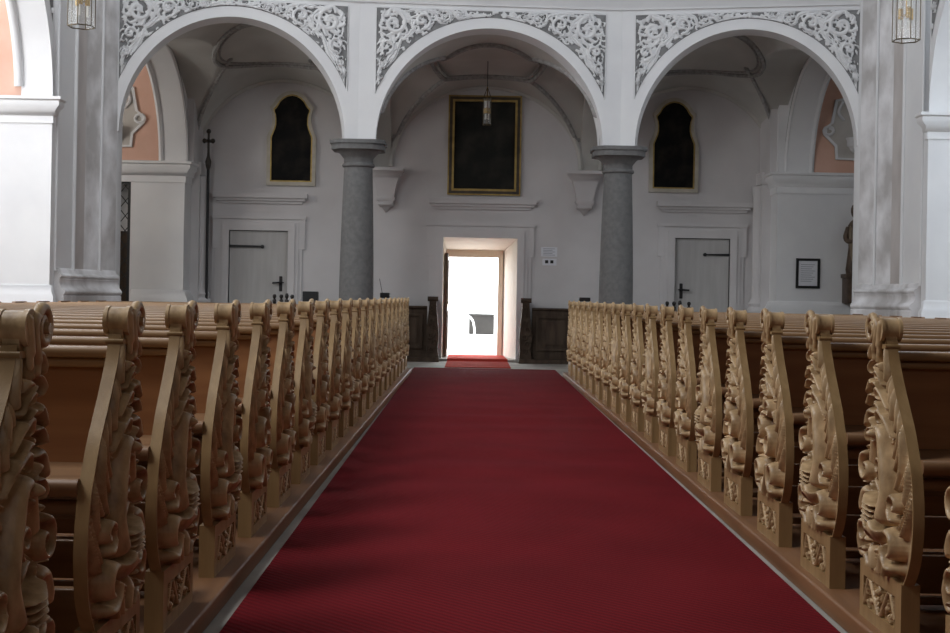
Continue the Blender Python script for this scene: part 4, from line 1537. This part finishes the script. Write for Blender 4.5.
def make_pew(side, xface, xouter, swan):
    """side: +1 right block (aisle face looks to -x), -1 left block. Local y = 0 at the rear of the end block; front towards -y."""
    root = empty('church_pew', (xface, 0, PLAT))
    place = lambda q, h, n: (xface - side * n, -q, PLAT + h)
    xin = xface + side * TH
    lo, hi = min(xface, xin), max(xface, xin)
    # end panel
    mb = MB()
    hs = np.linspace(.205, 1.03, 60)
    poly = [(-fq(h), PLAT + h) for h in hs] + [(-bq(h), PLAT + h) for h in hs[::-1]]
    n = len(poly)
    xsf = xface + side * .021
    mb.prism(poly, 'X', min(xsf, xin), max(xsf, xin), smooth=False)
    rim = [(-fq(h), PLAT + h) for h in hs] + [(-(bq(h) + (fq(h) - bq(h)) * .984), PLAT + h) for h in hs[::-1]]
    mb.prism(rim, 'X', min(xface + side * .002, xsf), max(xface + side * .002, xsf))
    # little collar below the scroll
    for (qa, qb, ha, hb, ex_) in ((.112, .256, 1.0, 1.016, .007),):
        mb.rbox(lo - ex_, hi + ex_, -qb, -qa, PLAT + ha, PLAT + hb, .006, 'X')
    end = mb.build('end_panel', OAKEDGE, root)
    # carved relief
    Zt, keep = RELIEF[swan]
    mb = MB()
    relief_mesh(mb, QG, HG, Zt - .020, keep, place, back=-.04)
    mb.build('carved_relief', OAK, end)
    # scroll at the top
    mb = MB()
    cq, ch, r = .205, 1.068, .041
    mb.tube([(xface - side * .012, -cq, PLAT + ch), (xin + side * .014, -cq, PLAT + ch)], r, 24)
    mb.tube([(xface - side * .016, -cq, PLAT + ch), (xface - side * .004, -cq, PLAT + ch)], r + .004, 24)
    mb.tube([(xin + side * .006, -cq, PLAT + ch), (xin + side * .018, -cq, PLAT + ch)], r + .003, 24)
    # carved volute on the aisle side, rolling towards the rear
    mb.rbox(lo - .0, hi, -.238, -.10, PLAT + 1.012, PLAT + 1.072, .015, 'X')
    sp = spiral(.125, 1.066, .052, .012, PI * .15, 1.6, 36)
    mb.tube([place(q, h, .014) for q, h in sp], [.016 - .006 * k / 36 for k in range(37)], 8)
    mb.tube([place(.125, 1.066, -.03), place(.125, 1.066, .020)], .042, 20)
    mb.tube([place(.125, 1.066, .0), place(.125, 1.066, .034)], .014, 10)
    mb.tube([place(q, h, .012) for q, h in catmull([(.165, 1.10), (.19, 1.075), (.18, 1.03), (.16, .99), (.165, .95)], 5)], [.010] + [.018] * 15 + [.014] * 4 + [.006], 8)
    mb.tube([place(q, h, .012) for q, h in catmull([(.225, 1.10), (.215, 1.06), (.205, 1.02), (.20, .97)], 5)], [.008] + [.015] * 11 + [.01] * 3 + [.005], 8)
    mb.build('scroll', OAK, end)
    # base block with a carved field
    mb = MB()
    q0, q1 = 0.0, .47
    xo2 = xface + side * .058
    bx = xface - side * .006
    a, b = min(bx, xo2), max(bx, xo2)
    r_ = .030
    # frame on the aisle side around a sunken field
    mb.ring([(-q1, PLAT), (-q0, PLAT), (-q0, PLAT + .21), (-q1, PLAT + .21)], [(-.405, PLAT + .045), (-.045, PLAT + .045), (-.045, PLAT + .155), (-.405, PLAT + .155)], 'X', bx, bx + side * .02)
    c0, c1 = min(bx + side * .014, xo2), max(bx + side * .014, xo2)
    mb.box(c0, c1, -q1, -q0, PLAT, PLAT + .21)
    base = mb.build('base_block', OAKEDGE, root)
    mb = MB()
    relief_mesh(mb, BQ, BH, BZ, BZ > .002, lambda q, h, n: (bx + side * .015 - side * n, -q, PLAT + h), back=-.004)
    mb.build('base_carving', OAK, base)
    # bench body
    xa, xb = (xin, xouter) if side > 0 else (xouter, xin)
    mb = MB()
    # leaning back panel
    mb.add([(xa, -.165, PLAT + .60), (xb, -.165, PLAT + .60), (xb, -.135, PLAT + .60), (xa, -.135, PLAT + .60),
            (xa, -.135, PLAT + .955), (xb, -.135, PLAT + .955), (xb, -.110, PLAT + .955), (xa, -.110, PLAT + .955)],
           [(0, 3, 2, 1), (4, 5, 6, 7), (0, 1, 5, 4), (2, 3, 7, 6), (0, 4, 7, 3), (1, 2, 6, 5)])
    mb.build('backrest', PANEL, root)
    mb = MB()
    mb.rbox(xa, xb, -.19, -.085, PLAT + .955, PLAT + .988, .014, 'X', 4)
    mb.rbox(xa, xb, -.165, -.132, PLAT + .925, PLAT + .955, .012, 'X', 4)
    mb.build('top_rail', RAILW, root)
    mb = MB()
    mb.rbox(xa, xb, -.535, -.13, PLAT + .588, PLAT + .638, .022, 'X', 5)
    mb.build('seat', SEATW, root)
    mb = MB()
    mb.rbox(xa, xb, -.475, -.435, PLAT + .528, PLAT + .572, .018, 'X', 5)
    mb.rbox(xa, xb, -.19, -.16, PLAT + .47, PLAT + .588, .006, 'X', 2)
    mb.build('seat_rail', SEATW, root)
    mb = MB()
    mb.rbox(xa, xb, -.10, -.07, PLAT + .10, PLAT + .24, .006, 'X', 2)
    mb.build('stretcher', SEATW, root)
    mb = MB()
    mb.rbox(xa + .04, xb - .04, .02, .17, PLAT + .165, PLAT + .19, .01, 'X', 3)
    mb.rbox(xa + .04, xb - .04, .06, .11, PLAT + .02, PLAT + .05, .01, 'X', 3)
    kn = mb.build('kneeler', SEATW, root)
    mb = MB()
    n_ = 4
    for k in range(n_):
        x = xin + side * (.07 + (abs(xouter - xin) - .14) * k / (n_ - 1))
        mb.box(x - .009, x + .009, -.08, -.055, PLAT, PLAT + .32)
        mb.box(x - .009, x + .009, -.06, .15, PLAT + .14, PLAT + .165)
        mb.box(x - .009, x + .009, -.08, .12, PLAT + .0, PLAT + .02)
    mb.build('kneeler_bracket', IRON, root)
    mb = MB()
    wo = xouter
    mb.rbox(min(wo, wo + side * .04), max(wo, wo + side * .04), -.5, -.06, PLAT, PLAT + 1.0, .03, 'X')
    mb.build('outer_end', SEATW, root)
    return root


ORD = ['first', 'second', 'third', 'fourth', 'fifth', 'sixth', 'seventh', 'eighth', 'ninth', 'tenth', 'eleventh', 'twelfth', 'thirteenth', 'fourteenth', 'fifteenth', 'sixteenth', 'seventeenth', 'eighteenth', 'nineteenth', 'twentieth', 'twenty-first']
for side, xf, xo, rng, nm in ((-1, -1.035, -5.55, range(0, 21), 'left'), (1, 1.472, 5.75, range(1, 20), 'right')):
    protos = {sw: make_pew(side, xf, xo, sw) for sw in (True, False)}
    used = {True: False, False: False}
    for n_, i in enumerate(rng):
        sw = i <= 3 or i % 3 == 0
        if used[sw]:
            o = copy_tree(protos[sw])
        else:
            o = protos[sw]
            used[sw] = True
        o.location.y = 3.14 + .885 * i + (.10 if nm == 'left' and i < 2 else 0)
        if nm == 'left' and i == 20:
            for ch in list(o.children):
                if ch.name.startswith('kneeler'):
                    bpy.data.objects.remove(ch)
        last = i == rng[-1]
        lab = ('%s carved oak pew from the front in the %s block beside the red carpet' % (ORD[n_], nm)) if not last else 'last carved oak pew in the %s block, nearest the rear wall' % nm
        tag(o, lab, 'pew', 'carved oak pews %s of the aisle' % nm)
